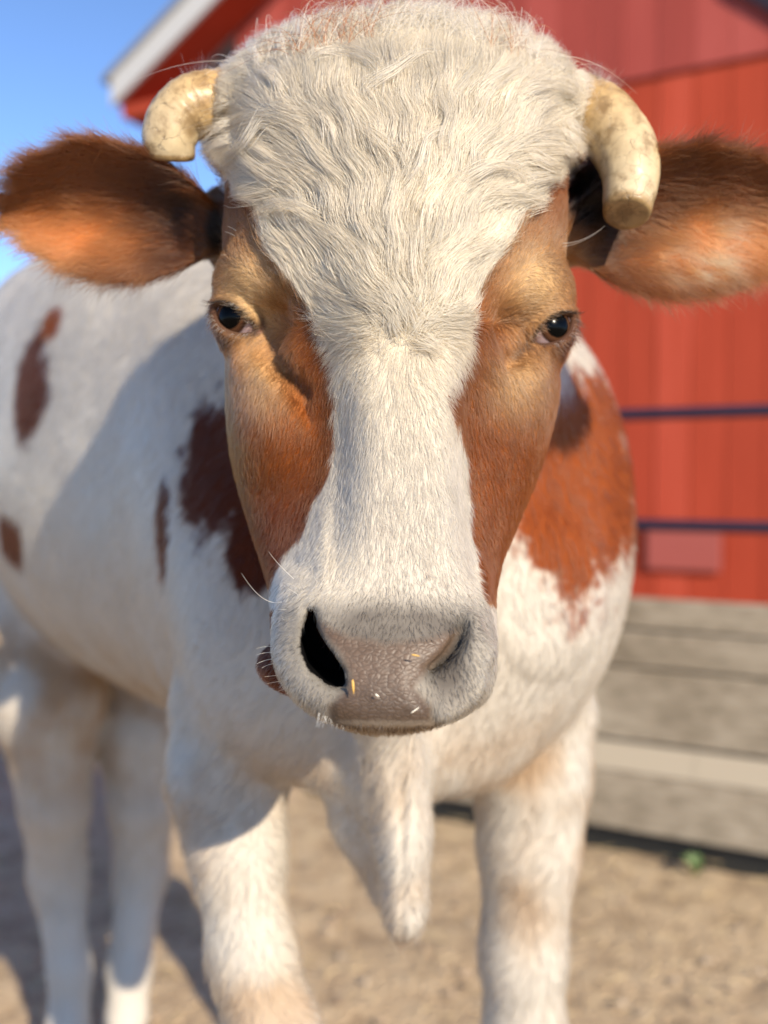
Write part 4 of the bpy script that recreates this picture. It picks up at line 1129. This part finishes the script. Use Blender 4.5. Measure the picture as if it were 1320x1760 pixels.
# ---- whiskers and lashes
def whiskers(name, items, col):
    k = 8; s = np.linspace(0, 1, k); pts = []; rad = []; cs = []
    for (a, b, bend, r) in items:
        a = np.asarray(a); b = np.asarray(b); q = a + (b - a) * s[:, None] + np.asarray(bend)[None] * (s * (1 - s) * 4)[:, None]
        pts.append(q); rad.append(r * np.interp(s, [0, 1], [1, .25])); cs.append(np.array(col) * rng.uniform(.7, 1.1))
    return hair_object(name, np.array(pts), np.array(rad), np.clip(np.array(cs), .003, .93))
W = []
for (a, b, bend) in (((505, 995, .65), (462, 948, .64), (-.002, 0, .001)), ((515, 1015, .64), (486, 1001, .62), (0, 0, .001)), ((512, 1022, .64), (487, 1006, .62), (0, 0, 0)), ((490, 1033, .66), (415, 985, .64), (0, 0, -.008)),
                     ((545, 1000, .635), (536, 975, .62), (-.001, 0, 0)), ((522, 1012, .638), (515, 990, .62), (-.001, 0, 0)), ((496, 1048, .65), (476, 1047, .63), (0, 0, 0)), ((492, 1068, .65), (484, 1062, .63), (0, 0, 0)),
                     ((478, 1112, .66), (440, 1115, .65), (0, 0, .001)), ((478, 1122, .66), (440, 1126, .65), (0, 0, .001)), ((478, 1132, .66), (441, 1141, .65), (0, 0, .001)), ((480, 1140, .66), (450, 1148, .65), (0, 0, .001)),
                     ((484, 1160, .655), (455, 1163, .64), (0, 0, 0)), ((486, 1170, .655), (458, 1175, .64), (0, 0, 0)), ((494, 1182, .65), (478, 1188, .64), (0, 0, 0)), ((826, 1038, .66), (838, 1031, .64), (0, 0, 0)), ((822, 1048, .66), (832, 1036, .64), (0, 0, 0)),
                     ((412, 412, .745), (386, 398, .73), (0, 0, .001)), ((414, 404, .745), (391, 389, .73), (0, 0, .001)), ((405, 450, .75), (380, 438, .735), (0, 0, .002)),
                     ((958, 412, .76), (976, 396, .745), (0, 0, 0)), ((962, 418, .76), (1040, 388, .74), (0, 0, -.004)), ((962, 424, .76), (1034, 394, .74), (0, 0, -.003))):
    W.append((P(*a), P(*b), bend, .00028))
for k in range(70):     # bristles along the lips
    t = rng.random(); px = 545 + 215 * t; py = 1238 - 8 * abs(t - .5) ** 2 * 4
    W.append((P(px, py - 6, .607), P(px + rng.normal() * 5, py + rng.uniform(8, 22), .603), (0, 0, 0), .00016))
for k in range(34):
    t = rng.random(); px = 484 + 60 * t; py = 1168 + 52 * t
    W.append((P(px, py - 3, .645), P(px - rng.uniform(4, 16), py + rng.uniform(2, 14), .632), (0, 0, 0), .00016))
whiskers('whiskers', W, (.80, .76, .68))
Ld = []; Lw = []
for (key, sgn), (lp, fw, ax_s, sg) in LID.items():
    for k in range(95 if sgn > 0 else 34):
        t = rng.random() ** .8
        f_ = t * 10; i = min(int(f_), 9); u = f_ - i
        if sg < 0: base = lp[i] * (1 - u) + lp[i + 1] * u          # runs from the outer to the inner corner
        else: base = lp[10 - i] * (1 - u) + lp[9 - i] * u
        L = (.016 if sgn > 0 else .008) * rng.uniform(.6, 1.1) * (1 - .45 * t)
        d = fw * .75 + np.array([sg * (.85 - .9 * t), 0, 0]) + ax_s * (-.28 * sgn if sgn > 0 else -.7) + rng.normal(size=3) * .10
        d /= np.linalg.norm(d)
        root = base + fw * .0035 - ax_s * sgn * .0006
        dark = rng.random() < (.8 if sgn > 0 else .25)
        (Ld if dark else Lw).append((root, root + d * L, ax_s * (-.0022 * sgn), .00017 if sgn > 0 else .00012))
whiskers('eyelash', Ld, (.02, .016, .014))
whiskers('eyelash', Lw, (.62, .56, .48))

# ------------------------------------------------------------------ straw and chaff on the cow, weed by the fence
def straw_bit(a, b, w, col, lab):
    a = np.asarray(a); b = np.asarray(b); d = b - a; d /= np.linalg.norm(d); u = np.cross(d, [0, 1, 0]); u /= np.linalg.norm(u); v = np.cross(d, u)
    V_ = []; F_ = []
    prof = [(0, .4), (.2, 1), (.6, .9), (1, .25)]
    for t, r in prof:
        for k in range(6):
            q = k * math.pi / 3; V_.append(a + (b - a) * t + u * math.cos(q) * w * r + v * math.sin(q) * w * .6 * r)
    for i in range(3):
        for k in range(6): F_.append((i * 6 + k, i * 6 + (k + 1) % 6, i * 6 + 6 + (k + 1) % 6, i * 6 + 6 + k))
    F_ += [tuple(range(6))[::-1], tuple(range(18, 24))]
    m, n, bb = new_mat('chaff'); bb.inputs['Base Color'].default_value = (*col, 1); bb.inputs['Roughness'].default_value = .5
    o = mesh_obj('straw_bit', V_, F_, m, None, True)
    tag(o, lab, 'straw', 'bits of straw stuck on the cow')
GOLD = (.62, .36, .08); PALE = (.82, .76, .62)
straw_bit(P(606, 1168, .5905), P(608, 1193, .5895), .0009, GOLD, 'golden straw bit stuck on the nose pad beside the open nostril')
straw_bit(P(645, 1193, .590), P(652, 1198, .590), .0006, PALE, 'tiny white chaff fleck at the middle of the nose pad')
straw_bit(P(707, 1125, .594), P(722, 1128, .594), .0006, GOLD, 'short tan straw bit on the shiny top of the nose pad')
straw_bit(P(706, 1226, .594), P(720, 1216, .593), .0005, PALE, 'thin pale straw bit low on the nose pad near the lip')

def weed():
    c = np.array([1.03, 3.02, 0]) ; V_ = []; F_ = []
    for k in range(60):
        a = rng.uniform(0, 6.28); L = rng.uniform(.04, .085); o = c.copy()
        d = np.array([math.cos(a) * .6, math.sin(a) * .6, 1.0]); d /= np.linalg.norm(d); s = np.array([-math.sin(a), math.cos(a), 0]) * .009; i = len(V_)
        V_ += [o - s * .3, o + s * .3, o + d * L * .6 + s, o + d * L * .6 - s, o + d * L + np.array([0, 0, -.006])]
        F_ += [(i, i + 1, i + 2, i + 3), (i + 3, i + 2, i + 4)]
    m, n, b = new_mat('leaf'); b.inputs['Base Color'].default_value = (.10, .16, .045, 1)
    tag(mesh_obj('weed', V_, F_, m), 'small green weed growing at the foot of the plank fence', 'weed')
weed()
